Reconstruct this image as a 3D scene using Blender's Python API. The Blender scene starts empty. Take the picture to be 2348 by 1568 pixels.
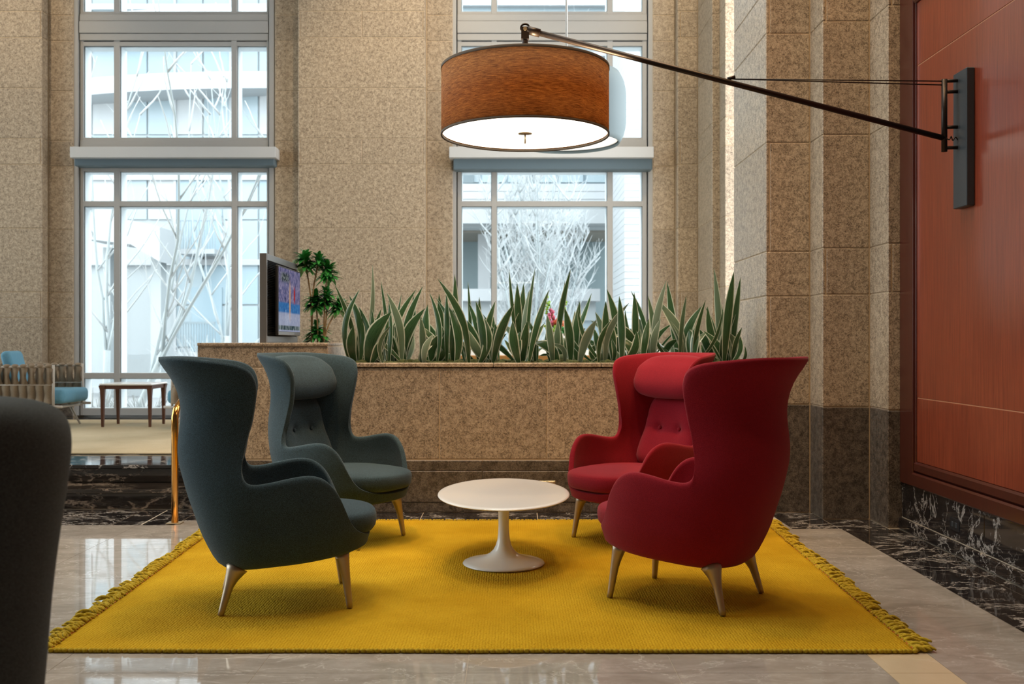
import bpy, bmesh, math, random
from mathutils import Vector, Matrix, noise
R = random.Random(7)
PI = math.pi
sc = bpy.context.scene
C = sc.collection

# ------------------------------------------------------------------ camera
HC, FPX = 1.235, 2283.0            # eye height (m) and focal length (px of a 2348 wide frame)
cam_d = bpy.data.cameras.new('camera'); cam_d.lens = 36.0*FPX/2348.0; cam_d.sensor_width = 36.0
cam_d.clip_end = 300
cam_d.dof.use_dof = True; cam_d.dof.focus_distance = 5.3; cam_d.dof.aperture_fstop = 3.5
cam = bpy.data.objects.new('camera', cam_d); C.objects.link(cam)
cam.location = (0, 0, HC); cam.rotation_euler = (PI/2, 0, 0)
sc.camera = cam

# ------------------------------------------------------------------ colour management, sky
vs = sc.view_settings
sc.display_settings.display_device = 'sRGB'
vs.view_transform = 'Standard'; vs.look = 'None'; vs.gamma = 1.0; vs.exposure = -0.24
vs.use_curve_mapping = False
world = bpy.data.worlds.new('overcast_sky'); sc.world = world; world.use_nodes = True
bg = world.node_tree.nodes['Background']
bg.inputs[0].default_value = (0.93, 0.97, 1.0, 1); bg.inputs[1].default_value = 7.0

# ------------------------------------------------------------------ lamps of the hall (high ceiling downlights)
def spot(name, loc, target, power, size_deg=70, blend=0.6, rad=0.12, col=(1.0, 0.72, 0.42)):
    d = bpy.data.lights.new(name, 'SPOT'); d.energy = power; d.spot_size = math.radians(size_deg)
    d.spot_blend = blend; d.shadow_soft_size = rad; d.color = col
    o = bpy.data.objects.new(name, d); C.objects.link(o); o.location = loc
    o.rotation_euler = (Vector(target)-Vector(loc)).to_track_quat('-Z', 'Y').to_euler()
    return o
WARM = (1.0, 0.68, 0.36)
for x, y, p in ((-3.2, 5.6, 200), (-0.9, 6.0, 300), (1.3, 5.8, 300), (-1.0, 8.9, 300), (1.2, 8.9, 260), (-0.9, 2.9, 170), (1.6, 3.0, 150)):  # last two spots added to brighten the near floor
    spot('ceiling_downlight', (x, y, 7.6), (x+0.15, y-0.15, 0), p, 80, 0.8, 0.18, WARM)
for x, p in ((-6.6, 400), (-1.0, 480), (2.3, 340)):
    spot('wall_washer', (x, 9.9, 7.6), (x, 12.4, 3.2), p, 75, 0.8, 0.12, (1.0, 0.78, 0.52))
for x, p in ((-1.5, 720), (0.2, 720), (1.7, 430)):
    spot('planter_washer', (x, 4.4, 7.6), (x, 7.3, 0.5), p, 40, 0.9, 0.12, (1.0, 0.58, 0.24))
spot('wall_washer', (1.5, 4.6, 7.4), (2.7, 6.4, 1.2), 120, 55, 0.8, 0.12, WARM)

def portal(name, loc, rot, sx, sy):
    d = bpy.data.lights.new(name, 'AREA'); d.shape = 'RECTANGLE'; d.size = sx; d.size_y = sy
    d.cycles.is_portal = True
    o = bpy.data.objects.new(name, d); C.objects.link(o); o.location = loc; o.rotation_euler = rot

# ------------------------------------------------------------------ pixel of the photo at a known depth -> place
def PX(x, Y): return (x-1174.0)*Y/FPX
def PZ(y, Y): return HC-(y-784.0)*Y/FPX
def P(x, y, Y): return Vector((PX(x, Y), Y, PZ(y, Y)))

# ------------------------------------------------------------------ materials
def hexl(h):
    h = h.lstrip('#'); v = [int(h[i:i+2], 16)/255 for i in (0, 2, 4)]
    return tuple(((c/12.92) if c <= 0.04045 else ((c+0.055)/1.055)**2.4) for c in v)
def c4(c): return (c[0], c[1], c[2], 1.0)
class NT:
    def __init__(s, name):
        s.m = bpy.data.materials.new(name); s.m.use_nodes = True
        s.t = s.m.node_tree; s.b = s.t.nodes['Principled BSDF']; s.out = s.t.nodes['Material Output']
    def n(s, typ, **kw):
        nd = s.t.nodes.new(typ)
        for k, v in kw.items():
            if k.startswith('i_'):
                key = k[2:]; key = int(key) if key.isdigit() else key
                nd.inputs[key].default_value = v
            else: setattr(nd, k, v)
        return nd
    def l(s, a, b): s.t.links.new(a, b)
    def set(s, **kw):
        for k, v in kw.items(): s.b.inputs[k.replace('_', ' ')].default_value = v
        return s
    def ramp(s, src, stops):
        r = s.n('ShaderNodeValToRGB'); e = r.color_ramp.elements
        while len(e) < len(stops): e.new(0.5)
        for el, (p, c) in zip(e, stops):
            el.position = p; el.color = c4(c) if not isinstance(c, float) else (c, c, c, 1)
        s.l(src, r.inputs[0]); return r.outputs[0]
    def mix(s, f, a, b, mode='MIX'):
        m = s.n('ShaderNodeMix', data_type='RGBA', blend_type=mode)
        for i, v in ((0, f), (6, a), (7, b)):
            if hasattr(v, 'links'): s.l(v, m.inputs[i])
            else: m.inputs[i].default_value = v if i == 0 else c4(v)
        return m.outputs[2]
    def pos(s, scale=(1, 1, 1), obj=False):
        mp = s.n('ShaderNodeMapping'); mp.inputs['Scale'].default_value = scale
        if obj: s.l(s.n('ShaderNodeTexCoord').outputs['Object'], mp.inputs[0])
        else: s.l(s.n('ShaderNodeNewGeometry').outputs['Position'], mp.inputs[0])
        return mp.outputs[0]
    def noise(s, vec, scale, detail=3, rough=0.55, dist=0.0):
        nd = s.n('ShaderNodeTexNoise'); nd.inputs['Scale'].default_value = scale
        nd.inputs['Detail'].default_value = detail; nd.inputs['Roughness'].default_value = rough
        nd.inputs['Distortion'].default_value = dist
        s.l(vec, nd.inputs['Vector']); return nd.outputs['Fac']
    def bump(s, h, strength=0.3, dist=0.01):
        b = s.n('ShaderNodeBump'); b.inputs['Strength'].default_value = strength; b.inputs['Distance'].default_value = dist
        s.l(h, b.inputs['Height']); s.l(b.outputs[0], s.b.inputs['Normal']); return b
    def col(s, o): s.l(o, s.b.inputs['Base Color']); return s

def granite(name, pale, light, mid, dark, fleck=46.0, gloss=0.45):
    g = NT(name); v = g.pos()
    a = g.noise(v, fleck, 4, 0.7, 0.5); a2 = g.noise(v, fleck*1.9, 3, 0.7)
    b = g.noise(v, fleck*0.42, 4, 0.7)
    base = g.mix(g.ramp(b, [(0.36, 0.0), (0.62, 1.0)]), light, pale)
    base = g.mix(g.ramp(a2, [(0.36, 0.75), (0.56, 0.0)]), base, mid)
    def thin(src, w):
        return g.ramp(src, [(0.47-w, 0.0), (0.47, 1.0), (0.47+w, 0.0)])
    gate = g.ramp(b, [(0.40, 1.0), (0.66, 0.15)])
    line = g.mix(1.0, thin(a, 0.06), gate, 'MULTIPLY')
    base = g.mix(line, base, dark)
    base = g.mix(g.ramp(a2, [(0.30, 0.95), (0.38, 0.0)]), base, dark)
    rnd = g.n('ShaderNodeObjectInfo').outputs['Random']
    tint = g.ramp(rnd, [(0.0, (0.88, 0.88, 0.88)), (1.0, (1.06, 1.05, 1.03))])
    g.col(g.mix(1.0, base, tint, 'MULTIPLY')); g.set(Roughness=gloss)
    return g.m
M = {}
M['granite'] = granite('tan_granite', (0.56, 0.455, 0.33), (0.45, 0.355, 0.25), (0.27, 0.20, 0.13), (0.030, 0.019, 0.011), 58)
M['granite_dark'] = granite('dark_granite', (0.20, 0.165, 0.13), (0.10, 0.080, 0.062), (0.042, 0.033, 0.026), (0.008, 0.006, 0.005), 60, 0.35)
def plain(name, col, rough=0.5, metal=0.0, coat=0.0, **kw):
    g = NT(name); g.set(Base_Color=c4(col), Roughness=rough, Metallic=metal)
    g.b.inputs['Coat Weight'].default_value = coat
    for k, v in kw.items(): g.b.inputs[k.replace('_', ' ')].default_value = v
    return g.m
M['mortar'] = plain('mortar', (0.50, 0.39, 0.26), 0.9)
M['plaster'] = plain('plaster', (0.50, 0.44, 0.36), 0.85)
M['win_frame'] = plain('grey_window_paint', (0.37, 0.365, 0.35), 0.45)
M['win_white'] = plain('pale_window_paint', (0.50, 0.51, 0.51), 0.4)
M['reveal'] = plain('daylit_reveal_tone', (0.82, 0.86, 0.88), 0.5)  # paler than the frames, imitating daylight on the reveals
M['shade_cloth'] = plain('slate_shade_cloth', (0.11, 0.155, 0.18), 0.7)
M['black_gap'] = plain('black_gasket', (0.008, 0.008, 0.009), 0.6)
def glass(name):
    g = NT(name)
    tr = g.n('ShaderNodeBsdfTransparent'); tr.inputs[0].default_value = (0.93, 0.97, 0.98, 1)
    gl = g.n('ShaderNodeBsdfGlossy'); gl.inputs['Roughness'].default_value = 0.02
    fr = g.n('ShaderNodeFresnel'); fr.inputs[0].default_value = 1.45
    mx = g.n('ShaderNodeMixShader'); g.l(fr.outputs[0], mx.inputs[0]); g.l(tr.outputs[0], mx.inputs[1]); g.l(gl.outputs[0], mx.inputs[2])
    g.l(mx.outputs[0], g.out.inputs[0]); return g.m
M['glass'] = glass('window_glass')
def marble(name, c0, c1, vein, vscale, vwidth, rough, stretch=(1, 1, 1), rough_noise=True, veins=1.0):
    g = NT(name); v = g.pos(stretch)
    cloud = g.noise(v, 2.2*vscale, 6, 0.62, 0.8)
    fine = g.noise(v, 14*vscale, 5, 0.7, 0.5)
    base = g.mix(g.ramp(cloud, [(0.3, 0.0), (0.7, 1.0)]), c0, c1)
    base = g.mix(g.ramp(fine, [(0.35, 0.0), (0.75, 0.5)]), base, c0)
    def veinmask(sc_, w, dist):
        n_ = g.noise(v, sc_, 7, 0.62, dist)
        return g.ramp(n_, [(0.5-w, 0.0), (0.5, 1.0), (0.5+w, 0.0)])
    v1 = veinmask(1.1*vscale, vwidth, 0.5); v2 = veinmask(2.7*vscale, vwidth*0.8, 0.4)
    br = g.ramp(g.noise(v, 1.7*vscale, 3), [(0.46, 0.0), (0.62, 1.0)])
    mv = g.mix(1.0, v2, br, 'MULTIPLY'); mv = g.mix(1.0, v1, mv, 'LIGHTEN')
    mv2 = g.n('ShaderNodeMath', operation='MULTIPLY'); g.l(mv, mv2.inputs[0]); mv2.inputs[1].default_value = veins
    g.col(g.mix(mv2.outputs[0], base, vein)); g.set(Roughness=rough, IOR=1.7)
    return g.m
M['marble_floor'] = marble('grey_marble', (0.29, 0.26, 0.225), (0.50, 0.465, 0.42), (0.72, 0.69, 0.64), 2.0, 0.007, 0.03, (0.7, 1.3, 1), veins=0.5)
M['marble_tan'] = marble('tan_marble', (0.62, 0.50, 0.33), (0.68, 0.56, 0.38), (0.72, 0.62, 0.46), 0.8, 0.01, 0.09)
M['marble_black'] = marble('black_marble', (0.010, 0.009, 0.010), (0.030, 0.026, 0.025), (0.56, 0.52, 0.48), 2.3, 0.016, 0.06, (0.8, 1.2, 1.3), veins=0.85)
M['marble_step'] = marble('brown_black_marble', (0.012, 0.010, 0.009), (0.045, 0.034, 0.026), (0.42, 0.33, 0.25), 1.9, 0.026, 0.05, (0.6, 1, 1.8), veins=0.75)
M['joint_pale'] = plain('pale_joint', (0.55, 0.48, 0.38), 0.5)
def wood(name, c0, c1, rough=0.25, coat=0.0, axis='Z', sc_=1.0):
    g = NT(name)
    s = {'Z': (26, 26, 0.9), 'X': (0.9, 26, 26)}[axis]
    v = g.pos(tuple(q*sc_ for q in s))
    a = g.noise(v, 3.0, 6, 0.75, 0.2); b = g.noise(g.pos((1.2, 1.2, 0.35)), 1.6, 2)
    col = g.mix(g.ramp(a, [(0.3, 0.0), (0.7, 1.0)]), c0, c1)
    g.col(g.mix(g.ramp(b, [(0.3, 0.0), (0.8, 0.45)]), col, c0)); g.set(Roughness=rough)
    g.b.inputs['Coat Weight'].default_value = coat; g.b.inputs['Coat Roughness'].default_value = 0.16
    return g.m
M['wood_red'] = wood('red_mahogany', (0.15, 0.026, 0.012), (0.34, 0.066, 0.028), 0.3, 0.55)
M['wood_glint'] = plain('wood_edge_highlight', (0.50, 0.22, 0.11), 0.5)  # pale tone stands in for a highlight along the panel joints
M['wood_frame'] = wood('dark_mahogany', (0.050, 0.011, 0.007), (0.085, 0.017, 0.010), 0.28, 0.4)
M['wood_walnut'] = wood('walnut', (0.10, 0.038, 0.02), (0.16, 0.06, 0.03), 0.4)
M['wood_oak'] = wood('orange_oak', (0.40, 0.20, 0.06), (0.52, 0.28, 0.09), 0.4, axis='X')
def felt(name, c0, c1, speck=420):
    g = NT(name); v = g.pos(obj=True)
    a = g.noise(v, speck, 3, 0.7); b = g.noise(v, 9, 3)
    col = g.mix(g.ramp(a, [(0.40, 0.0), (0.62, 1.0)]), c0, c1)
    g.col(g.mix(g.ramp(b, [(0.3, 0.0), (0.8, 0.25)]), col, c0))
    g.set(Roughness=0.95); g.b.inputs['Sheen Weight'].default_value = 0.10; g.b.inputs['Sheen Roughness'].default_value = 0.5
    g.b.inputs['Specular IOR Level'].default_value = 0.15
    g.bump(a, 0.35, 0.002); return g.m
M['felt_teal'] = felt('teal_felt', (0.018, 0.030, 0.036), (0.074, 0.128, 0.155))
M['felt_red'] = felt('red_felt', (0.20, 0.005, 0.013), (0.34, 0.013, 0.025))
M['felt_dark'] = felt('charcoal_felt', (0.022, 0.027, 0.026), (0.080, 0.094, 0.090))
M['felt_sky'] = felt('sky_blue_fabric', (0.10, 0.27, 0.38), (0.17, 0.36, 0.48), 200)
M['strap'] = felt('taupe_strap', (0.25, 0.185, 0.125), (0.34, 0.26, 0.18), 200)
M['metal_leg'] = plain('satin_bronze', (0.50, 0.41, 0.31), 0.42, 0.85)
M['frame_grey'] = plain('warm_grey_frame', (0.50, 0.45, 0.39), 0.5)
M['white_gloss'] = plain('white_lacquer', (0.86, 0.855, 0.83), 0.22, 0, 0.3)
M['brass'] = plain('polished_brass', (0.72, 0.36, 0.09), 0.14, 1.0)
M['brass_plate'] = plain('brass_plate', (0.42, 0.33, 0.20), 0.35, 0.6)
M['black_metal'] = plain('bronze_black_metal', (0.030, 0.022, 0.018), 0.38, 0.6)
M['slate_metal'] = plain('slate_painted_metal', (0.050, 0.062, 0.072), 0.4, 0.3)
M['kiosk'] = plain('brushed_grey_metal', (0.20, 0.20, 0.195), 0.35, 0.5)
M['kiosk_dark'] = plain('dark_louvre', (0.030, 0.033, 0.036), 0.45)
def rugmat():
    g = NT('yellow_wool'); v = g.pos((1, 1, 1))
    sx = g.n('ShaderNodeTexVoronoi', feature='SMOOTH_F1'); sx.inputs['Scale'].default_value = 1.0
    mp = g.pos((80, 112, 20)); g.l(mp, sx.inputs['Vector']); sx.inputs['Randomness'].default_value = 0.45
    big = g.noise(v, 3.0, 3); fine = g.noise(v, 130, 3, 0.6)
    col = g.mix(g.ramp(big, [(0.3, 0.0), (0.7, 1.0)]), (0.51, 0.300, 0.013), (0.62, 0.385, 0.022))
    col = g.mix(g.ramp(sx.outputs['Distance'], [(0.55, 0.0), (0.95, 0.75)]), col, (0.21, 0.135, 0.006))
    col = g.mix(g.ramp(fine, [(0.25, 0.35), (0.42, 0.0)]), col, (0.25, 0.16, 0.01))
    g.col(col); g.set(Roughness=1.0); g.b.inputs['Specular IOR Level'].default_value = 0.05
    inv = g.n('ShaderNodeMath', operation='SUBTRACT'); inv.inputs[0].default_value = 1.0; g.l(sx.outputs['Distance'], inv.inputs[1])
    g.bump(inv.outputs[0], 1.0, 0.010); return g.m
M['rug'] = rugmat()
M['yarn'] = felt('yellow_yarn', (0.42, 0.28, 0.012), (0.62, 0.44, 0.03), 160)
M['stitch'] = plain('orange_stitch', (0.55, 0.12, 0.02), 0.9)
def carpetmat():
    g = NT('beige_carpet'); v = g.pos()
    a = g.noise(v, 90, 3, 0.7); b = g.noise(v, 1.3, 3)
    col = g.mix(g.ramp(b, [(0.3, 0.0), (0.7, 1.0)]), (0.40, 0.32, 0.19), (0.55, 0.45, 0.29))
    g.col(g.mix(g.ramp(a, [(0.3, 0.4), (0.5, 0.0)]), col, (0.25, 0.19, 0.11))); g.set(Roughness=1.0); g.bump(a, 0.4, 0.01)
    return g.m
M['carpet'] = carpetmat()
def shademat():
    g = NT('amber_linen_shade'); v = g.pos((6, 6, 150), obj=True)
    a = g.noise(v, 4.0, 5, 0.65, 0.4); f = g.noise(g.pos((60, 60, 260), obj=True), 3.0, 2)
    col = g.mix(g.ramp(a, [(0.38, 0.0), (0.70, 1.0)]), (0.12, 0.048, 0.016), (0.58, 0.33, 0.115))
    col = g.mix(g.ramp(f, [(0.3, 0.5), (0.6, 0.0)]), col, (0.12, 0.045, 0.015))
    g.col(col); g.set(Roughness=0.9)
    tl = g.n('ShaderNodeBsdfTranslucent'); g.l(col, tl.inputs[0])
    mx = g.n('ShaderNodeMixShader'); mx.inputs[0].default_value = 0.45
    g.l(g.b.outputs[0], mx.inputs[1]); g.l(tl.outputs[0], mx.inputs[2]); g.l(mx.outputs[0], g.out.inputs[0])
    return g.m
M['shade'] = shademat()
def emis(name, col, st, base=(0.8, 0.8, 0.8)):
    return plain(name, base, 0.5, Emission_Color=c4(col), Emission_Strength=st)
M['diffuser'] = emis('lit_diffuser', (1.0, 0.90, 0.74), 3.5)
M['diffuser_cool'] = emis('lit_pendant_inside', (1.0, 0.92, 0.80), 0.75)
M['pendant'] = plain('pale_blue_pendant', (0.15, 0.205, 0.225), 0.7)
M['shade_trim'] = plain('dark_shade_trim', (0.06, 0.045, 0.03), 0.8)
def leafmat():
    g = NT('variegated_leaf'); uv = g.n('ShaderNodeUVMap').outputs[0]
    sep = g.n('ShaderNodeSeparateXYZ'); g.l(uv, sep.inputs[0])
    ab = g.n('ShaderNodeMath', operation='ABSOLUTE'); g.l(sep.outputs[0], ab.inputs[0])
    mp = g.n('ShaderNodeMapping'); mp.inputs['Scale'].default_value = (9, 0.5, 1); g.l(uv, mp.inputs[0])
    nz = g.noise(mp.outputs[0], 3.0, 3, 0.6)
    col = g.mix(g.ramp(nz, [(0.38, 0.0), (0.66, 1.0)]), (0.018, 0.060, 0.022), (0.072, 0.145, 0.058))
    rnd = g.n('ShaderNodeObjectInfo').outputs['Random']
    col = g.mix(g.ramp(rnd, [(0.75, 0.0), (1.0, 0.5)]), col, (0.36, 0.45, 0.34))
    col = g.mix(g.ramp(ab.outputs[0], [(0.74, 0.0), (0.86, 1.0)]), col, (0.60, 0.67, 0.55))
    g.col(col); g.set(Roughness=0.27)
    tl = g.n('ShaderNodeBsdfTranslucent'); g.l(col, tl.inputs[0])
    mx = g.n('ShaderNodeMixShader'); mx.inputs[0].default_value = 0.25
    g.l(g.b.outputs[0], mx.inputs[1]); g.l(tl.outputs[0], mx.inputs[2]); g.l(mx.outputs[0], g.out.inputs[0])
    return g.m
M['leaf'] = leafmat()
M['leaf_dark'] = plain('glossy_green_leaf', (0.030, 0.20, 0.036), 0.3)
M['stem'] = plain('tan_stem', (0.28, 0.19, 0.09), 0.8)
def mossmat():
    g = NT('moss'); a = g.noise(g.pos(), 60, 4)
    g.col(g.ramp(a, [(0.3, (0.02, 0.03, 0.01)), (0.7, (0.10, 0.12, 0.04))])); g.set(Roughness=1.0); return g.m
M['moss'] = mossmat()
M['soil'] = plain('soil', (0.035, 0.025, 0.015), 1.0)
M['petal_pink'] = plain('pink_petal', (0.62, 0.13, 0.22), 0.6)
M['petal_coral'] = plain('coral_petal', (0.85, 0.22, 0.12), 0.6)
M['green_bell'] = plain('lime_bell', (0.25, 0.45, 0.06), 0.6)
M['ceramic'] = plain('white_ceramic', (0.78, 0.78, 0.76), 0.3)
M['bark'] = plain('pale_bark', (0.363, 0.405, 0.417), 0.9)
M['twig'] = plain('white_twig', (0.452, 0.477, 0.487), 0.9)
M['fac_white'] = plain('white_cladding', (0.388, 0.402, 0.411), 0.6)
M['fac_pale'] = plain('pale_concrete', (0.365, 0.391, 0.399), 0.8)
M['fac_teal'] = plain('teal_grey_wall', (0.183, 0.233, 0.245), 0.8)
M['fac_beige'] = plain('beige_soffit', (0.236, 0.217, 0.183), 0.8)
M['fac_glass'] = plain('pale_blue_glazing', (0.290, 0.353, 0.383), 0.25)
M['fac_glass2'] = plain('deeper_blue_glazing', (0.263, 0.346, 0.392), 0.25)
M['fac_rail'] = plain('grey_railing', (0.252, 0.303, 0.327), 0.6)
M['street'] = plain('pale_paving', (0.236, 0.243, 0.243), 0.9)

# ------------------------------------------------------------------ mesh helpers
def link(o, parent=None):
    C.objects.link(o)
    if parent is not None: o.parent = parent
    return o
def mesh(name, verts, faces, mat, parent=None, smooth=False):
    me = bpy.data.meshes.new(name); me.from_pydata([tuple(v) for v in verts], [], faces); me.update()
    if mat: me.materials.append(M[mat] if isinstance(mat, str) else mat)
    if smooth: me.polygons.foreach_set('use_smooth', [True]*len(me.polygons))
    return link(bpy.data.objects.new(name, me), parent)
BF = [(0, 3, 2, 1), (4, 5, 6, 7), (0, 1, 5, 4), (1, 2, 6, 5), (2, 3, 7, 6), (3, 0, 4, 7)]
def bv(x0, x1, y0, y1, z0, z1):
    return [(x0, y0, z0), (x1, y0, z0), (x1, y1, z0), (x0, y1, z0), (x0, y0, z1), (x1, y0, z1), (x1, y1, z1), (x0, y1, z1)]
def box(name, x0, x1, y0, y1, z0, z1, mat, parent=None, bevel=0.0, seg=1):
    if bevel <= 0: return mesh(name, bv(x0, x1, y0, y1, z0, z1), BF, mat, parent)
    bm = bmesh.new(); vs_ = [bm.verts.new(v) for v in bv(x0, x1, y0, y1, z0, z1)]
    for f in BF: bm.faces.new([vs_[i] for i in f])
    bmesh.ops.bevel(bm, geom=bm.edges[:], offset=bevel, segments=seg, affect='EDGES', profile=0.5)
    me = bpy.data.meshes.new(name); bm.to_mesh(me); bm.free()
    me.materials.append(M[mat] if isinstance(mat, str) else mat)
    if seg > 1: me.polygons.foreach_set('use_smooth', [True]*len(me.polygons))
    return link(bpy.data.objects.new(name, me), parent)
class MB:
    def __init__(s): s.v = []; s.f = []
    def add(s, v, f):
        n = len(s.v); s.v += [tuple(q) for q in v]; s.f += [tuple(i+n for i in q) for q in f]; return s
    def box(s, *a): return s.add(bv(*a), BF)
    def tube(s, pts, rad, seg=8, caps=True):
        pts = [Vector(p) for p in pts]; n = len(pts)
        if not hasattr(rad, '__len__'): rad = [rad]*n
        rings = []; up = None
        for i, p in enumerate(pts):
            t = (pts[min(i+1, n-1)]-pts[max(i-1, 0)])
            t = t.normalized() if t.length > 1e-9 else Vector((0, 0, 1))
            if up is None:
                up = Vector((0, 0, 1)) if abs(t.z) < 0.9 else Vector((1, 0, 0))
            a = t.cross(up)
            if a.length < 1e-6: a = t.cross(Vector((0, 1, 0)))
            a.normalize(); b = a.cross(t).normalized(); up = b
            rings.append([p+(a*math.cos(2*PI*k/seg)+b*math.sin(2*PI*k/seg))*rad[i] for k in range(seg)])
        v = [q for r in rings for q in r]; f = []
        for i in range(n-1):
            for k in range(seg):
                k2 = (k+1) % seg; f.append((i*seg+k, i*seg+k2, (i+1)*seg+k2, (i+1)*seg+k))
        if caps: f.append(tuple(range(seg-1, -1, -1))); f.append(tuple((n-1)*seg+k for k in range(seg)))
        return s.add(v, f)
    def lathe(s, prof, seg=32, c=(0, 0, 0)):
        v = []; f = []; n = len(prof)
        for r, z in prof:
            for k in range(seg):
                a = 2*PI*k/seg; v.append((c[0]+r*math.cos(a), c[1]+r*math.sin(a), c[2]+z))
        for i in range(n-1):
            for k in range(seg):
                k2 = (k+1) % seg; f.append((i*seg+k, i*seg+k2, (i+1)*seg+k2, (i+1)*seg+k))
        return s.add(v, f)
    def ball(s, c, r, seg=8, rings=5):
        if not hasattr(r, '__len__'): r = (r, r, r)
        v = []; f = []
        for i in range(rings+1):
            ph = PI*i/rings
            for k in range(seg):
                a = 2*PI*k/seg
                v.append((c[0]+r[0]*math.sin(ph)*math.cos(a), c[1]+r[1]*math.sin(ph)*math.sin(a), c[2]+r[2]*math.cos(ph)))
        for i in range(rings):
            for k in range(seg):
                k2 = (k+1) % seg; f.append((i*seg+k, (i+1)*seg+k, (i+1)*seg+k2, i*seg+k2))
        return s.add(v, f)
    def build(s, name, mat, parent=None, smooth=False):
        return mesh(name, s.v, s.f, mat, parent, smooth)
def sharp_smooth(o, deg=40):
    me = o.data
    me.polygons.foreach_set('use_smooth', [True]*len(me.polygons))
    bm = bmesh.new(); bm.from_mesh(me)
    for e in bm.edges:
        if len(e.link_faces) == 2 and e.calc_face_angle(0) > math.radians(deg): e.smooth = False
    bm.to_mesh(me); bm.free(); return o
def subsurf(o, lv=2):
    m = o.modifiers.new('subsurf', 'SUBSURF'); m.levels = lv; m.render_levels = lv; return o
def tag(o, label, cat, group=None):
    o['label'] = label; o['category'] = cat
    if group: o['group'] = group
    return o
def thing(name, label, cat, loc=(0, 0, 0), rz=0.0, group=None):
    o = bpy.data.objects.new(name, None); o.empty_display_size = 0.1
    C.objects.link(o); o.location = loc; o.rotation_euler = (0, 0, rz)
    return tag(o, label, cat, group)
def worldkids(root):
    """children were modelled in room coordinates: undo the parent's placement"""
    inv = (Matrix.Translation(root.location) @ Matrix.Rotation(root.rotation_euler.z, 4, 'Z')).inverted()
    for ch in root.children: ch.matrix_parent_inverse = inv
def struct(o, label=None):
    o['kind'] = 'structure'
    if label: o['label'] = label
    return o
def copy_tree(o, parent=None):
    c = o.copy(); C.objects.link(c); c.parent = parent
    for ch in o.children:
        copy_tree(ch, c)
    return c
# ================================================================== THE ROOM
def block(parent, x0, x1, y0, y1, z0, z1, mat='granite', g=0.0035, bev=0.005, name='stone_block'):
    return box(name, x0+g, x1-g, y0, y1, z0+g, z1-g, mat, parent, bev)
YF, YR, YW = 12.40, 12.55, 12.60
LZ = [0.50, 1.539, 1.86, 2.652, 3.448, 3.771, 4.40, 5.03, 5.357, 5.99, 6.62, 6.95, 8.0]
SMALL = {1, 4, 7, 10}
RZ = 0.285                                     # level of the raised lounge
# ---- back wall: one mortar core, the stones are its parts
core = MB()
xs = dict(a=-9.0, b=PX(97, YF), c=PX(168, YR), d=PX(630, YR), e=PX(683, YF), f=PX(975, YF), g=PX(1038, YR), h=PX(1497, YR), i=PX(1553, YF), j=2.314)
core.box(xs['a'], xs['b']-.01, YF+.007, YW+.3, RZ, 8).box(xs['b']-.02, xs['c'], YR+.007, YW+.3, RZ, 8)
core.box(xs['d'], xs['e']+.02, YR+.007, YW+.3, RZ, 8).box(xs['e']+.01, xs['f']-.01, YF+.007, YW+.3, RZ, 8)
core.box(xs['f']-.02, xs['g'], YR+.007, YW+.3, RZ, 8).box(xs['h'], xs['i']+.02, YR+.007, YW+.3, RZ, 8).box(xs['i']+.01, 3.2, YF+.007, YW+.3, RZ, 8)
wb = struct(core.build('wall_back', 'mortar'), 'granite block back wall of the hall')
def course(parent, x0, x1, Y, splits_small=(), splits_big=()):
    block(parent, x0, x1, Y, YW+.25, RZ, LZ[0], 'granite_dark')
    for i in range(len(LZ)-1):
        cuts = [x0]+[s for s in (splits_small if i in SMALL else splits_big)]+[x1]
        for a, b in zip(cuts, cuts[1:]): block(parent, a, b, Y, YW+.25, LZ[i], LZ[i+1], bev=0.006)
course(wb, -7.95, xs['b'], YF, (PX(93, YF),))
course(wb, xs['b']+.004, xs['c'], YR)
course(wb, xs['d'], xs['e']-.004, YR)
course(wb, xs['e'], xs['f'], YF, (PX(689, YF), PX(830, YF), PX(969.5, YF)))
course(wb, xs['f']+.004, xs['g'], YR)
course(wb, xs['h'], xs['i']-.004, YR)
course(wb, xs['i'], xs['j'], YF, (PX(1561, YF),))
# ---- right side stone piers stepping towards the room
RL = [0.0, 0.783, 1.567, 1.889, 2.678, 3.468, 3.79, 4.42, 5.05, 5.38, 6.0, 6.65, 8.0]
pc = MB()
pc.box(1.846, 3.2, 7.215, 8.242, 0, 8).box(2.169, 3.2, 6.935, 7.3, 0, 8).box(2.500, 3.2, 6.608, 7.0, 0, 8)
pc.box(2.325, 3.2, 11.536, YW, RZ, 8).box(2.405, 3.2, 11.206, 11.6, RZ, 8)
wr = struct(pc.build('wall_right_piers', 'mortar'), 'stepped granite piers beside the wood wall')
wr.name = 'wall_right'
for i in range(len(RL)-1):
    z0, z1 = RL[i], RL[i+1]; m = 'granite_dark' if i == 0 else 'granite'
    cut = 1.866
    if i in (1, 3, 5, 7):
        block(wr, 1.835, cut, 7.21, 8.25, z0, z1, m); block(wr, cut, 2.158, 7.21, 8.0, z0, z1, m)
    else: block(wr, 1.835, 2.158, 7.21, 8.25, z0, z1, m)
    if i in (2, 5): block(wr, 2.158, 2.186, 6.93, 7.5, z0, z1, m); block(wr, 2.186, 2.489, 6.93, 7.4, z0, z1, m)
    else: block(wr, 2.158, 2.489, 6.93, 7.5, z0, z1, m)
    if i in (2, 5): block(wr, 2.489, 2.52, 6.603, 7.2, z0, z1, m); block(wr, 2.52, 2.75, 6.603, 7.2, z0, z1, m)
    else: block(wr, 2.489, 2.75, 6.603, 7.2, z0, z1, m)
for i in range(len(LZ)-1):
    block(wr, 2.314, 2.9, 11.53, YW, LZ[i], LZ[i+1]); block(wr, 2.394, 2.9, 11.2, 11.5, LZ[i], LZ[i+1])
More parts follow.
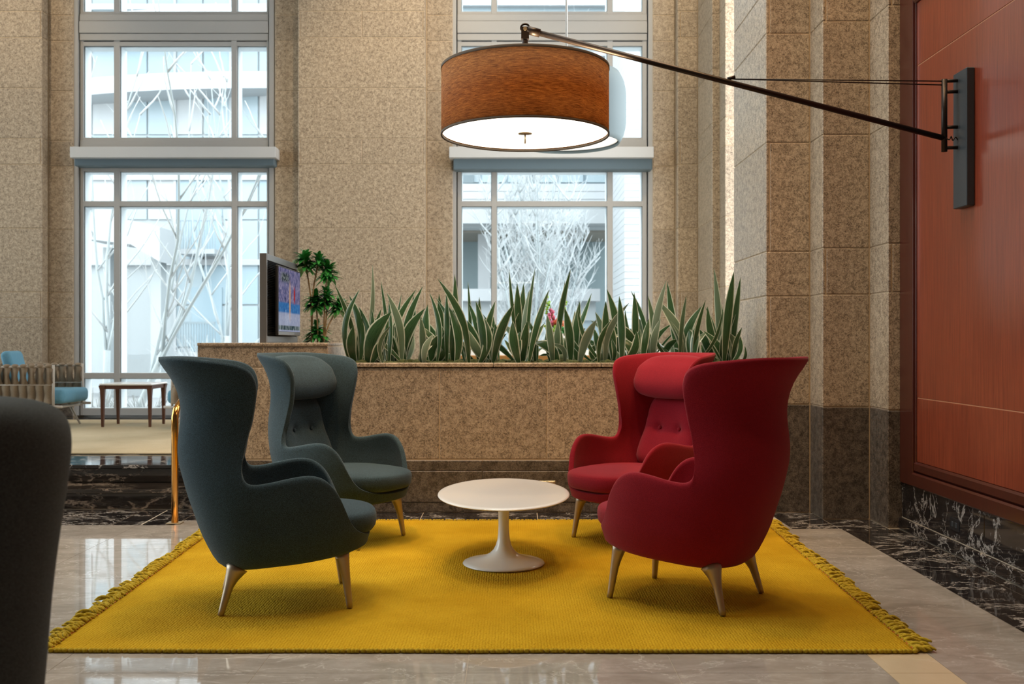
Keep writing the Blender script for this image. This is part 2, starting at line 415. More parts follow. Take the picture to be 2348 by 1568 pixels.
block(wr, 2.314, 2.9, 11.53, YW, RZ, LZ[0], 'granite_dark'); block(wr, 2.394, 2.9, 11.2, 11.5, RZ, LZ[0], 'granite_dark')
# ---- red wood wall on the right
ww = struct(box('wall_right_wood', 2.605, 2.9, -6, 6.60, 0, 8, 'wood_frame'), 'red mahogany panelled wall on the right')
def ptx(y0, y1, z0, z1, x0, mat, name, bev=0.003): return box(name, x0, 2.62, y0, y1, z0, z1, mat, ww, bev)
PY1 = 6.386
for n in range(3):
    a, b = PY1-0.0-n*4.3, PY1-4.08-n*4.3
    for z0, z1 in ((0.466, 0.877), (0.877, 3.00), (3.00, 3.406)):
        ptx(b, a, z0+.003, z1-.003, 2.592, 'wood_red', 'wood_panel', 0.002)
    for z0, z1 in ((3.62, 5.6), (5.6, 7.7)):
        ptx(b, a, z0+.003, z1-.003, 2.592, 'wood_red', 'wood_panel', 0.002)
    for zz in (0.877, 3.00): ptx(b, a, zz-.006, zz+.006, 2.5945, 'wood_glint', 'joint_highlight', 0)  # joint strips with the highlight put into their colour
    ptx(a, a+0.214, 0.31, 8, 2.570, 'wood_frame', 'frame_stile'); ptx(a-.016, a+0.012, 0.45, 3.42, 2.582, 'wood_frame', 'frame_bead', 0.006)
ptx(-6, PY1, 0.31, 0.400, 2.558, 'wood_frame', 'bottom_rail', 0.01); ptx(-6, PY1, 0.402, 0.468, 2.572, 'wood_frame', 'bottom_rail', 0.012)
ptx(-6, PY1, 3.404, 3.62, 2.570, 'wood_frame', 'frieze_rail', 0.01)
bb = struct(box('baseboard_right', 2.592, 2.61, -6, 6.60, 0, 0.31, 'marble_black'), 'black veined marble baseboard under the wood wall')
y = 6.598; k = 0
while y > 0.5:
    y2 = y-1.15
    box('marble_slab', 2.584, 2.607, y2+.002, y-.002, 0.079, 0.308, 'marble_black', bb, 0.003)
    box('marble_skirt', 2.560, 2.607, y2+.002, y-.002, 0.004, 0.076, 'marble_black', bb, 0.004)
    y = y2
box('joint_line', 2.583, 2.6, 0.5, 6.598, 0.0762, 0.0786, 'joint_pale', bb)
# ---- left wall (beyond the frame): unseen tall windows added to bring in daylight; wall behind the camera; ceiling
LWX = -9.0
wl = struct(box('wall_left', LWX-.3, LWX, -6, 13, -0.2, 0.4, 'plaster'), 'left wall of the hall with unseen windows added for daylight')
ADDED_WIN = [(3.4, 7.4), (8.2, 12.2)]
prev = -6.0
for a, b in ADDED_WIN+[(13.0, 13.0)]:
    box('wall_pier', LWX-.3, LWX, prev, a, 0.4, 8, 'granite', wl); prev = b
for k, (a, b) in enumerate(ADDED_WIN):
    box('lintel', LWX-.3, LWX, a, b, 7.6, 8, 'plaster', wl)
    w = struct(box('window_%d' % (k+3), LWX-.2, LWX-.1, a, b, 0.4, 0.46, 'win_frame'), 'unseen tall side window added for daylight')
    for yy in (a, (a*2+b)/3, (a+2*b)/3, b): box('mullion', LWX-.2, LWX-.1, yy-.03, yy+.03, 0.46, 7.6, 'win_frame', w)
    for zz in (2.4, 4.0, 5.6): box('transom', LWX-.19, LWX-.11, a, b, zz-.03, zz+.03, 'win_frame', w)
    box('pane', LWX-.155, LWX-.145, a, b, 0.46, 7.6, 'glass', w)
    portal('window_portal', (LWX-.32, (a+b)/2, 4.0), (0, -PI/2, 0), 7.2, b-a)
struct(box('wall_front', -9.3, 3.2, -6.3, -6, -0.2, 8, 'plaster'), 'plain wall behind the viewer')
SKY = (-3.2, 0.8, 3.4, 7.0)                     # unseen roof opening added to light the chairs from above
cg = MB().box(-9.3, 3.2, -6.3, SKY[2], 8, 8.3).box(-9.3, 3.2, SKY[3], 13, 8, 8.3).box(-9.3, SKY[0], SKY[2], SKY[3], 8, 8.3).box(SKY[1], 3.2, SKY[2], SKY[3], 8, 8.3).build('ceiling', 'plaster')
struct(cg, 'high plaster ceiling with an unseen rooflight added for daylight')
for k in range(4):
    x_ = SKY[0]+(SKY[1]-SKY[0])*(k+.5)/4
    box('added_rooflight_pane', x_-.49, x_+.49, SKY[2], SKY[3], 8.14, 8.15, 'glass', cg)
    box('added_rooflight_bar', x_+.47, x_+.53, SKY[2], SKY[3], 8.08, 8.2, 'win_frame', cg)
portal('added_rooflight_portal', ((SKY[0]+SKY[1])/2, (SKY[2]+SKY[3])/2, 8.32), (0, 0, 0), SKY[1]-SKY[0], SKY[3]-SKY[2])

# ================================================================== WINDOWS of the back wall
def window(name, label, ox0, ox1, V, P_, cass):
    """V vertical members, P_ horizontal members (pixels at depth YW)"""
    Y0, Y1 = YW, YW+.20
    w = struct(box(name, PX(ox0, YW), PX(ox1, YW), YW+.24, YW+.27, PZ(952, YW)-.1, PZ(945, YW), 'win_frame'), label)
    zt = 7.6; zb = PZ(952, YW)
    # stone-side jambs and the dark gap
    box('jamb', PX(ox0, YW), PX(V[0][0]-2.5, YW), YW-.035, Y1+.05, zb, zt, 'win_frame', w, 0.003)
    box('jamb', PX(V[-1][1]+2.5, YW), PX(ox1, YW), YW-.035, Y1+.05, zb, zt, 'win_frame', w, 0.003)
    for x in (V[0][0]-2.5, V[-1][1]): box('gasket', PX(x, YW), PX(x+2.5, YW), YW+.03, Y1, zb, zt, 'black_gap', w)
    x0, x1 = V[0][0], V[-1][1]
    for a, b in V: box('mullion', PX(a, YW), PX(b, YW), Y0, Y1, zb, zt, 'win_frame', w, 0.003)
    rows = P_
    for a, b in rows: box('transom', PX(x0, YW), PX(x1, YW), Y0+.002, Y1-.004, PZ(b, YW), PZ(a, YW), 'win_frame', w, 0.003)
    # glazing
    seq = sorted([r for r in rows]); 
    for (a, b), (c, d) in zip(seq, seq[1:]):
        if c-b < 20: continue
        for (e, f_), (g_, h) in zip(V, V[1:]):
            box('pane', PX(f_-2, YW), PX(g_+2, YW), Y0+.03, Y0+.042, PZ(c+2, YW), PZ(b-2, YW), 'glass', w)
            # outer reveal of every light, coloured pale as if daylit
            xa, xb, za, zc_ = PX(f_, YW), PX(g_, YW), PZ(c, YW), PZ(b, YW)
            for q in ((xa, xa+.006, za, zc_), (xb-.006, xb, za, zc_), (xa+.006, xb-.006, zc_-.006, zc_)):
                box('reveal', q[0], q[1], Y0+.045, Y1+.03, q[2], q[3], 'reveal', w)
    # spandrel boards between the storeys
    for a, b, dy in ((33.5, 49, 0.02), (50, 77, 0.035), (78, 93, 0.02)):
        box('spandrel_board', PX(x0, YW), PX(x1, YW), YW-dy, YW+.12, PZ(b, YW), PZ(a, YW), 'win_frame', w, 0.003)
    box('spandrel_back', PX(x0, YW), PX(x1, YW), YW+.03, YW+.2, PZ(95, YW), PZ(32, YW), 'black_gap', w)
    box('sill_panel', PX(x0, YW), PX(x1, YW), YW-.01, YW+.18, PZ(337, YW), PZ(322, YW), 'win_frame', w, 0.003)
    box('shade_back', PX(x0, YW), PX(x1, YW), YW+.04, YW+.2, PZ(382, YW), PZ(337, YW), 'win_frame', w)
    # valance box and roller shade under it
    Yv = 12.33
    box('valance', PX(ox0-8, Yv), PX(ox1+2, Yv), Yv, YW, PZ(361, Yv), PZ(336, Yv), 'win_white', w, 0.004)
    Ys = 12.42
    box('roller_shade', PX(ox0+2, Ys), PX(ox1-1, Ys), Ys, YW, PZ(cass, Ys), PZ(362, Ys), 'shade_cloth', w, 0.01)
    portal('window_portal', ((PX(x0, YW)+PX(x1, YW))/2, YW+.3, (zb+zt)/2), (-PI/2, 0, 0), PX(x1, YW)-PX(x0, YW), zt-zb)
    return w
HB = [(-440, -428), (-330, -316), (26, 34), (95, 105), (315, 323), (381, 393), (461, 473), (855, 868), (936, 952)]
window('window_1', 'tall grey window with white valance left of the central pier', 168, 630, [(184, 191), (261, 274), (530.5, 543), (611.5, 616)], HB, 380)
window('window_2', 'tall grey window behind the planter and the hanging lamps', 1038, 1497, [(1049, 1058), (1127, 1139), (1392.5, 1405), (1473, 1483)], HB, 389)

# ================================================================== FLOORS
fl = struct(box('floor', -9, 2.6, -6, 7.4, -0.2, -0.0025, 'joint_pale'), 'polished grey marble tile floor')
jx = [-0.955+0.785*k for k in range(-7, 4)]; jx[-1] = 1.402
jx += [1.647, 2.176]
jy = [3.715+0.745*k for k in range(-4, 5)]
jy[-1] = 6.71
G = 0.0012
for a, b in zip(jy, jy[1:]):
    for i, (c, d) in enumerate(zip(jx, jx[1:])):
        m = 'marble_tan' if abs(c-1.402) < 1e-6 else 'marble_floor'
        b2 = min(b, 6.572) if c >= 1.85 else b
        box('tile', c+G, d-G, a+G, b2-G, -0.02, 0.0, m, fl)
box('tile', -9, 2.176, -6, jy[0]-G, -0.02, 0.0, 'marble_floor', fl)
box('tile', -9, jx[0]-G, jy[0]+G, 6.71, -0.02, 0.0, 'marble_floor', fl)
box('tile', 1.85+G, 2.176, 6.5745, 6.575, -0.02, 0.0, 'marble_floor', fl)
# black border tiles along stairs, planter and wood wall
def btile(x0, x1, y0, y1): box('border_tile', x0+.003, x1-.003, y0+.003, y1-.003, -0.02, 0.0005, 'marble_black', fl)
x = -9.0
while x < -2.3: btile(x, min(x+1.05, -2.28), 6.71, 6.985); btile(x, min(x+1.05, -2.28), 6.985, 7.33); x += 1.05
x = -2.28
while x < 1.8: btile(x, min(x+0.82, 1.85), 6.89, 7.21); x += 0.82
x = -2.28
while x < 1.8:
    box('tile', x+G, min(x+0.785, 1.85)-G, 6.711, 6.888, -0.02, 0, 'marble_floor', fl); x += 0.785
btile(1.85, 2.165, 6.575, 6.93); btile(1.85, 2.165, 6.93, 7.21); btile(2.165, 2.49, 6.575, 6.93)
y = 6.572
while y > 1.5: btile(2.176, 2.488, y-0.95, y); btile(2.488, 2.56, y-0.95, y); y -= 0.95
# diagonal mitre joint at the foot of the stairs
mj = mesh('mitre_joint', [(-2.78, 7.32, .0012), (-2.765, 7.32, .0012), (-2.50+.0-.0, 6.72, .0012)], [(0, 2, 1)], 'joint_pale', fl)
mesh('mitre_joint', [P(382, 1170, 7.30).xy.to_3d()+Vector((0, 0, .0012)), P(385, 1170, 7.30).xy.to_3d()+Vector((0, 0, .0012)),
     P(325, 1203, 6.72).xy.to_3d()+Vector((0, 0, .0012)), P(322, 1203, 6.72).xy.to_3d()+Vector((0, 0, .0012))], [(0, 3, 2, 1)], 'joint_pale', fl)
bpy.data.objects.remove(mj)
# ---- marble stairs up to the lounge
st = struct(box('floor_stairs', -9, -2.29, 7.36, 7.72, 0, 0.118, 'joint_pale'), 'two black and brown veined marble steps')
x = -9.0; k = 0
while x < -2.3:
    x1 = min(x+1.38, -2.285)
    box('riser', x+.002, x1-.002, 7.345, 7.40, 0.004, 0.120, 'marble_step', st, 0.002)
    box('tread', x+.002, x1-.002, 7.325, 7.70, 0.1225, 0.150, 'marble_step', st, 0.004)
    xa, xb = max(x-.5, -9), min(x1-.5, -2.285) if x1 < -2.4 else -2.285
    box('riser', xa+.002, xb-.002, 7.705, 7.76, 0.154, 0.255, 'marble_step', st, 0.002)
    box('tread', xa+.002, xb-.002, 7.685, 8.34, 0.2575, RZ, 'marble_black', st, 0.004)
    x = x1
fr = struct(box('floor_lounge', -9, 2.6, 8.10, 13, -0.2, RZ-.001, 'marble_black'), 'raised lounge floor with dark marble border')
box('plinth_core', -9, -2.29, 7.72, 8.2, -0.2, 0.25, 'marble_step', fr)
cp = box('lounge_carpet', -8.9, 2.3, 8.42, 12.02, RZ-.001, RZ+.014, 'carpet', None, 0.005)
tag(cp, 'beige carpet on the raised lounge floor behind the steps', 'carpet')

# ================================================================== STONE PLANTER and plinth
PYF = 7.21
pl = thing('stone_planter', 'long tan granite planter with dark granite base behind the chairs', 'planter', (0.25, 7.6, 0))
PH = 1.083
pcx = MB().box(-1.335, 1.83, PYF+.003, 7.3, 0, PH-.04).box(-1.335, 1.83, 8.0, 8.07, 0, PH-.04).box(-1.335, 1.83, 7.3, 8.0, 0, 0.95)
pcx.build('core', 'mortar', pl)
zc = PZ(842.5, PYF)
def pcut(px0, step, lo, hi):
    v = [lo]; x = px0
    while PX(x, PYF) < hi-0.05:
        if PX(x, PYF) > lo+0.05: v.append(PX(x, PYF))
        x += step
    return v+[hi]
c = pcut(884, 247.5, -1.335, 1.83)
for a, b in zip(c, c[1:]):
    box('cap_stone', a+.0015, b-.0015, PYF-.012, 7.33, zc+.002, PH, 'granite', pl, 0.004)
    box('cap_stone', a+.0015, b-.0015, 7.98, 8.08, zc+.002, PH, 'granite', pl, 0.004)
c = pcut(761.5, 246.5, -1.335, 1.83)
for a, b in zip(c, c[1:]):
    box('stone_panel', a+.002, b-.002, PYF, PYF+.04, PZ(1053, PYF)+.003, zc-.003, 'granite', pl, 0.004)
    box('stone_panel', a+.002, b-.002, 8.03, 8.07, 0.30, zc-.003, 'granite', pl, 0.004)
c = pcut(858, 248, -1.335, 1.83)
for a, b in zip(c, c[1:]):
    for y0, y1 in ((1055, 1079), (1079, 1151), (1151, 1174.5)):
        box('base_panel', a+.0012, b-.0012, PYF-.008 if y0 < 1100 else PYF-.004, PYF+.04, PZ(y1, PYF)+.002, PZ(y0, PYF)-.002, 'granite_dark', pl, 0.003)
box('soil', -1.33, 1.82, 7.32, 7.99, 0.9, 1.06, 'soil', pl)
worldkids(pl)
ph = thing('stone_plinth', 'tan granite plinth carrying the screen, taller than the planter', 'plinth', (-1.81, 7.8, 0))
PT = 1.229
MB().box(-2.277, -1.337, PYF+.003, 8.38, 0, PT-.015).build('core', 'mortar', ph)
c = [-2.28, PX(603, PYF), -1.333]
for a, b in zip(c, c[1:]):
    box('cap_stone', a+.0015, b-.0015, PYF-.01, 8.40, PZ(794, PYF)+.002, PT, 'granite', ph, 0.004)
    box('stone_panel', a+.0015, b-.0015, PYF, 8.39, zc+.002, PZ(794, PYF)-.002, 'granite', ph, 0.004)
c = [-2.28, PX(515, PYF), -1.337]
for a, b in zip(c, c[1:]):
    box('stone_panel', a+.002, b-.002, PYF, 8.39, PZ(1053, PYF)+.003, zc-.003, 'granite', ph, 0.004)
    for y0, y1 in ((1055, 1079), (1079, 1151), (1151, 1174.5)):
        box('base_panel', a+.0012, b-.0012, PYF-.008 if y0 < 1100 else PYF-.004, 8.38, PZ(y1, PYF)+.002, PZ(y0, PYF)-.002, 'granite_dark', ph, 0.003)
worldkids(ph)
ol = thing('outlet_cover', 'small brass outlet cover low on the planter base', 'outlet', (PX(1255, PYF), PYF-.012, PZ(1107, PYF)))
box('plate', -0.058, 0.058, -0.004, 0.008, -0.017, 0.017, 'brass_plate', ol, 0.003)
for s in (-1, 1): box('flap', s*0.027-.02, s*0.027+.02, -0.007, 0, -0.011, 0.011, 'brass_plate', ol, 0.002)
ol = thing('wall_outlet', 'black outlet plate set in the marble baseboard', 'outlet', (2.584, 2.6*FPX/1022.0, 0.17))
box('plate', -0.005, 0.004, -0.06, 0.06, -0.037, 0.037, 'black_gap', ol, 0.003)
for s in (-1, 1): box('socket', -0.0075, 0.0, s*0.025-.014, s*0.025+.014, -0.016, 0.016, 'slate_metal', ol, 0.003)
# ================================================================== WINGED LOUNGE CHAIRS (local: x right, y forward, z up)
def lerp_tab(tab, t):
    if t <= tab[0][0]: return tab[0][1]
    for (a, va), (b, vb) in zip(tab, tab[1:]):
        if t <= b:
            u = (t-a)/(b-a); u = u*u*(3-2*u)*0.5+u*0.5
            return va+(vb-va)*u
    return tab[-1][1]
YB = [(0.17, -0.27), (0.20, -0.315), (0.25, -0.345), (0.40, -0.405), (0.56, -0.455), (0.67, -0.485), (0.73, -0.49), (0.80, -0.482), (0.88, -0.468), (0.96, -0.475), (1.04, -0.505), (1.10, -0.542), (1.16, -0.60)]
WX = [(0.17, 0.26), (0.20, 0.31), (0.26, 0.345), (0.36, 0.375), (0.50, 0.388), (0.60, 0.385), (0.72, 0.352), (0.84, 0.335), (0.95, 0.340), (1.04, 0.358), (1.10, 0.378), (1.16, 0.405)]
YFR = [(0.17, 0.30), (0.20, 0.345), (0.26, 0.385), (0.34, 0.405), (0.6, 0.40), (1.2, 0.40)]
YC = 0.0; NE = 2.35
def shell_pt(th, z, off=0.0):
    """th 0 = back centre, pi = front centre, at height z"""
    w = lerp_tab(WX, z)-off; yb = lerp_tab(YB, z)+off; yf = lerp_tab(YFR, z)-off
    s, c_ = math.sin(th), math.cos(th)
    x = w*abs(s)**(2/NE); k = abs(c_)**(2/NE)
    return (x, YC-(YC-yb)*k if c_ >= 0 else YC+(yf-YC)*k)
def th_of_y(y, z):
    lo, hi = 0.0, PI
    for _ in range(40):
        m = (lo+hi)/2
        if shell_pt(m, z)[1] < y: lo = m
        else: hi = m
    return lo
def catmull(pts, n):
    out = []; q = [pts[0]]+list(pts)+[pts[-1]]
    for i in range(1, len(q)-2):
        for k in range(n):
            t = k/n; p0, p1, p2, p3 = q[i-1], q[i], q[i+1], q[i+2]
            out.append(tuple(0.5*((2*b)+(-a+c_)*t+(2*a-5*b+4*c_-d)*t*t+(-a+3*b-3*c_+d)*t**3) for a, b, c_, d in zip(p0, p1, p2, p3)))
    out.append(tuple(pts[-1])); return out
def chair_shell(parent, mat):
    # rim in (theta, z): top of the back, round the wing, down to the arm, along it, down to the front lip
    rim = [(0.0, 1.142), (0.25, 1.143), (0.5, 1.144), (0.75, 1.142)]
    side = [(-0.34, 1.133), (-0.26, 1.125), (-0.20, 1.112), (-0.155, 1.085), (-0.132, 1.04), (-0.130, 0.98), (-0.142, 0.90), (-0.162, 0.82), (-0.182, 0.74), (-0.193, 0.675),
            (-0.190, 0.625), (-0.172, 0.600), (-0.135, 0.594), (-0.06, 0.605), (0.02, 0.622), (0.08, 0.630), (0.13, 0.625), (0.175, 0.603), (0.215, 0.562), (0.245, 0.505), (0.268, 0.445),
            (0.292, 0.392), (0.325, 0.352), (0.362, 0.330)]
    bot_t = []
    rim2 = rim+[(th_of_y(y, z), z) for y, z in side]
    rim2 += [(PI-0.30, 0.318), (PI-0.15, 0.314), (PI, 0.313)]
    n = len(rim2)
    # bottom angles: keep the columns inside the outline at the arm pit
    bt = []
    pit = len(rim)+11; thp = rim2[pit][0]-0.02
    for i, (t, z) in enumerate(rim2):
        if i <= pit: bt.append(thp*(i/pit)**0.95)
        else:
            u = (i-pit)/(n-1-pit); bt.append(thp+(PI-thp)*u)
    full = catmull([(a, b, c_) for (a, b), c_ in zip(rim2, bt)], 2)
    cols = []
    NV = 12
    for t, z, tb in full:
        zb = 0.185+0.07*(1-math.cos(tb))/2
        col = []
        for k in range(NV+1):
            v = k/NV
            th = tb+(t-tb)*v; zz = zb+0.012+(z-zb-0.012)*v
            x, y = shell_pt(th, zz); col.append((x, y, zz))
        # under side
        x0, y0 = shell_pt(tb, zb+.0)
        low = [(x0*0.60, y0*0.60+0.01, zb-0.012), (x0*0.90, y0*0.90, zb-0.008)]
        cols.append(low+col)
    verts = []; faces = []
    full_cols = cols+[[(-x, y, z) for x, y, z in col] for col in cols[-2:0:-1]]
    m = len(full_cols[0])
    for col in full_cols: verts += col
    N = len(full_cols)
    for i in range(N):
        j = (i+1) % N
        for k in range(m-1): faces.append((i*m+k, j*m+k, j*m+k+1, i*m+k+1))
    faces.append(tuple(i*m for i in range(N-1, -1, -1)))
    o = mesh('shell', verts, faces, mat, parent, True)
    s = o.modifiers.new('solidify', 'SOLIDIFY'); s.thickness = 0.034; s.offset = -1; s.use_rim = True
    subsurf(o, 1)
    return o
def pad_y(x, z):
    w = lerp_tab(WX, z)-.035; yb = lerp_tab(YB, z)+.035
    q = min(abs(x)/w, 0.98)
    return YC-(YC-yb)*(1-q**NE)**(1/NE)
def cushion_grid(name, mat, parent, hw, z0, z1, thick, expo=4, nu=18, nv=16, dim=(), corner=5.0):
    verts = []; faces = []
    def pt(u, v, front):
        z = z0+(z1-z0)*(0.5+0.5*v); h = hw(0.5+0.5*v)
        # superellipse corner rounding
        uu = u*(1-abs(v)**corner*0.32)
        x = h*uu
        e = max(0.0, 1-abs(u)**expo)**0.5*max(0.0, 1-abs(v)**expo)**0.5
        t = thick(0.5+0.5*v)*e
        for dx, dz in dim: t -= 0.030*math.exp(-(((x-dx)**2+(z-dz)**2)/0.026**2))
        y = pad_y(x*0.8, z)
        return (x, max(y+(t if front else -0.004), pad_y(x, z)-.012), z)
    for side in (1, 0):
        for j in range(nv+1):
            for i in range(nu+1): verts.append(pt(-1+2*i/nu, -1+2*j/nv, side))
    W = nu+1; B = W*(nv+1)
    for j in range(nv):
        for i in range(nu):
            a = j*W+i; faces.append((a, a+1, a+W+1, a+W)); faces.append((B+a, B+a+W, B+a+W+1, B+a+1))
    for i in range(nu):
        faces.append((i, B+i, B+i+1, i+1)); a = nv*W+i; faces.append((a, a+1, B+a+1, B+a))
    for j in range(nv):
        a = j*W; faces.append((a, a+W, B+a+W, B+a)); a = j*W+nu; faces.append((a, B+a, B+a+W, a+W))
    o = mesh(name, verts, faces, mat, parent, True); subsurf(o, 1); return o
def head_cushion(parent, mat):
    verts = []; faces = []; nu, nv = 32, 24; zc, hz, hw = 0.994, 0.142, 0.262
    def sg(q, e): return math.copysign(abs(q)**e, q)
    for i in range(nv+1):
        ph = -PI/2+PI*i/nv
        for k in range(nu):
            a = 2*PI*k/nu
            # long axis across the chair, rounded ends
            x = hw*sg(math.sin(ph), 0.75)
            rr = abs(math.cos(ph))**0.40
            z = zc+hz*rr*sg(math.sin(a), 0.75); d = 0.098*rr*sg(math.cos(a), 0.75)
            verts.append((x, max(pad_y(x*0.5, min(z, 1.1))+0.118+d, pad_y(x, min(z, 1.12))-.012), z))
    for i in range(nv):
        for k in range(nu):
            k2 = (k+1) % nu; faces.append((i*nu+k, i*nu+k2, (i+1)*nu+k2, (i+1)*nu+k))
    return mesh('head_cushion', verts, faces, mat, parent, True)
def seat_cushion(parent, mat):
    prof = [(0.0, 0.322), (0.55, 0.322), (0.90, 0.324), (0.955, 0.330), (0.985, 0.346), (0.998, 0.372), (0.998, 0.398), (0.988, 0.414), (0.970, 0.421), (0.93, 0.427), (0.80, 0.437), (0.5, 0.445), (0.0, 0.447)]
    N = 40; verts = []; faces = []
    def out(a):
        s, c_ = math.sin(a), math.cos(a); n = 2.7
        x = 0.335*math.copysign(abs(s)**(2/n), s); y = math.copysign(abs(c_)**(2/n), c_)
        return x*(1-0.10*max(0, y)), (0.425*y if y > 0 else 0.33*y)
    for s, z in prof:
        for k in range(N):
            x, y = out(2*PI*k/N); verts.append((x*s, y*s+.005, z-0.02*(y < 0)*abs(y)*s))
    for i in range(len(prof)-1):
        for k in range(N):
            k2 = (k+1) % N; faces.append((i*N+k, i*N+k2, (i+1)*N+k2, (i+1)*N+k))
    return mesh('seat_cushion', verts, [f[::-1] for f in faces], mat, parent, True)
def chair_leg(parent, sx, sy):
    fx, fy = 0.245*sx, (0.285 if sy > 0 else -0.285)
    tx, ty = 0.208*sx, (0.250 if sy > 0 else -0.215)
    zt = 0.245 if sy > 0 else 0.205
    pts = []; rad = []
    for k in range(11):
        t = k/10; z = zt*t
        b = max(0, (t-0.55)/0.45)**1.7
        pts.append((fx+(tx-fx)*(0.82*t+0.18*b), fy+(ty-fy)*(0.82*t+0.18*b), z)); rad.append(0.0135+0.011*t+(0.012 if sy > 0 else 0.026)*b)
    mb = MB().tube(pts, rad, 12); return mb.build('leg', 'metal_leg', parent, True)
def make_chair(name, label, mat, loc, rz, group):
    t = thing(name, label, 'armchair', loc, rz, group)
    chair_shell(t, mat)
    seat_cushion(t, mat)
    btn = ((-0.085, 0.665), (0.085, 0.665))
    bc = cushion_grid('back_cushion', mat, t, lambda v: 0.300-0.105*v, 0.39, 0.90, lambda v: 0.168-0.045*v, 5, 22, 26, btn)
    for x, z in btn:
        MB().ball((x, pad_y(x, z)+0.128, z), (0.0125, 0.008, 0.0125), 10, 6).build('button', mat, bc, True)
    head_cushion(t, mat)
    for sx in (-1, 1):
        for sy in (-1, 1): chair_leg(t, sx, sy)
    return t
RUGZ = 0.016
def yaw(fx, fy): return math.atan2(-fx, fy)        # local +y -> (fx, fy)
ch1 = make_chair('wing_armchair', 'teal wing armchair nearest the viewer, facing the white table from the left', 'felt_teal', (-1.08, 4.74, RUGZ), yaw(0.97, 0.24), 'wing armchairs around the white table')
def chair_copy(src, label, loc, rz, mat=None):
    c = copy_tree(src); c.location = loc; c.rotation_euler = (0, 0, rz); c['label'] = label
    return c
ch2 = chair_copy(ch1, 'teal wing armchair further back, in front of the granite plinth, seat turned to the viewer', (-1.05, 6.20, RUGZ), yaw(0.90, -0.45))
ch3 = make_chair('wing_armchair', 'red wing armchair nearest the viewer, seen from behind at right', 'felt_red', (0.84, 4.80, RUGZ), yaw(-0.83, 0.555), 'wing armchairs around the white table')
ch4 = chair_copy(ch3, 'red wing armchair further back, showing its head cushion and buttons', (0.76, 6.21, RUGZ), yaw(-0.80, -0.60))

# ---- dark chair cut by the left edge of the frame
def fore_chair():
    t = thing('high_back_chair', 'dark charcoal high-back chair cut off by the left frame edge', 'armchair', (-1.478, 2.25, 0), yaw(-0.25, 0.97))
    verts = []; faces = []
    prof = [(0.19, 0.30), (0.24, 0.36), (0.36, 0.39), (0.50, 0.403), (0.62, 0.410), (0.75, 0.425), (0.87, 0.442), (0.96, 0.455), (1.02, 0.457), (1.065, 0.445), (1.09, 0.415), (1.105, 0.365), (1.114, 0.28), (1.118, 0.15)]
    NA = 22; cols = 0
    for i in range(NA+1):
        a = -1.75+3.5*i/NA
        for z, w in prof:
            hw = w; d = 0.36+0.05*(z-0.5)
            verts.append((hw*math.sin(a*0.9), -d*math.cos(a*0.9)*(0.95 if z < 1.1 else 0.95*(w/0.44)**0.3), z))
    m = len(prof)
    for i in range(NA):
        for k in range(m-1): faces.append((i*m+k, (i+1)*m+k, (i+1)*m+k+1, i*m+k+1))
    faces.append(tuple(i*m+m-1 for i in range(NA+1)))
    o = mesh('shell', verts, faces, 'felt_dark', t, True)
    s = o.modifiers.new('solidify', 'SOLIDIFY'); s.thickness = 0.05; s.offset = -1
    subsurf(o, 2)
    box('seat_cushion', -0.33, 0.33, -0.30, 0.36, 0.30, 0.43, 'felt_dark', t, 0.05, 4)
    for sx in (-1, 1):
        for sy in (-1, 1): MB().tube([(0.25*sx, 0.26*sy, 0), (0.20*sx, 0.2*sy, 0.31)], [0.015, 0.026], 10).build('leg', 'metal_leg', t, True)
    return t
fore_chair()

# ================================================================== WHITE OVAL PEDESTAL TABLE
tt = thing('pedestal_table', 'white oval coffee table with trumpet foot in the middle of the rug', 'table', (-0.046, 5.49, RUGZ))
def oval_top(parent):
    prof = [(0.0, 0.388), (0.92, 0.388), (0.975, 0.3875), (0.995, 0.385), (1.0, 0.381), (0.992, 0.377), (0.93, 0.372), (0.80, 0.364), (0.5, 0.358), (0.0, 0.357)]
    N = 96; v = []; f = []
    for s, z in prof:
        for k in range(N):
            a = 2*PI*k/N; v.append((0.366*s*math.cos(a), 0.06+0.575*s*math.sin(a), z-RUGZ*0.3))
    for i in range(len(prof)-1):
        for k in range(N):
            k2 = (k+1) % N; f.append((i*N+k, (i+1)*N+k, (i+1)*N+k2, i*N+k2))
    return sharp_smooth(mesh('table_top', v, f, 'white_gloss', parent), 50)
oval_top(tt)
pr = [(0.0, 0.0), (0.222, 0.0), (0.2255, 0.003), (0.222, 0.008), (0.20, 0.014), (0.165, 0.022), (0.13, 0.031), (0.10, 0.042), (0.075, 0.057), (0.057, 0.075), (0.043, 0.10), (0.035, 0.13), (0.031, 0.165), (0.029, 0.21), (0.0295, 0.26), (0.032, 0.31), (0.036, 0.35), (0.038, 0.358)]
MB().lathe(pr, 64).build('pedestal', 'white_gloss', tt, True)

# ================================================================== RUG
rc = [(-1.842, 3.955), (1.605, 3.945), (1.722, 6.83), (-1.955, 6.83)]
def rugxy(u, v):
    a = Vector(rc[0]).lerp(Vector(rc[1]), u); b = Vector(rc[3]).lerp(Vector(rc[2]), u); return a.lerp(b, v)
rg = thing('rug', 'thick yellow woven wool rug under the table and chairs', 'rug', (-0.1, 5.4, 0))
NU, NVV = 110, 90
verts = []; faces = []
def rugz(x, y):
    h = 0.012+0.004*noise.noise((x*1.6, y*1.6, 3.1))
    d = (x+1.45)*0.8+(y-4.55)*0.6
    h += 0.007*math.exp(-(d/0.10)**2)*math.exp(-((x+1.35)**2+(y-4.5)**2)/0.30)
    return min(h, 0.0157)
for j in range(NVV+1):
    for i in range(NU+1):
        p = rugxy(i/NU, j/NVV); wob = 0.006*noise.noise((p.x*3, p.y*3, 0))
        verts.append((p.x, p.y+(wob if j in (0, NVV) else 0), rugz(p.x, p.y)))
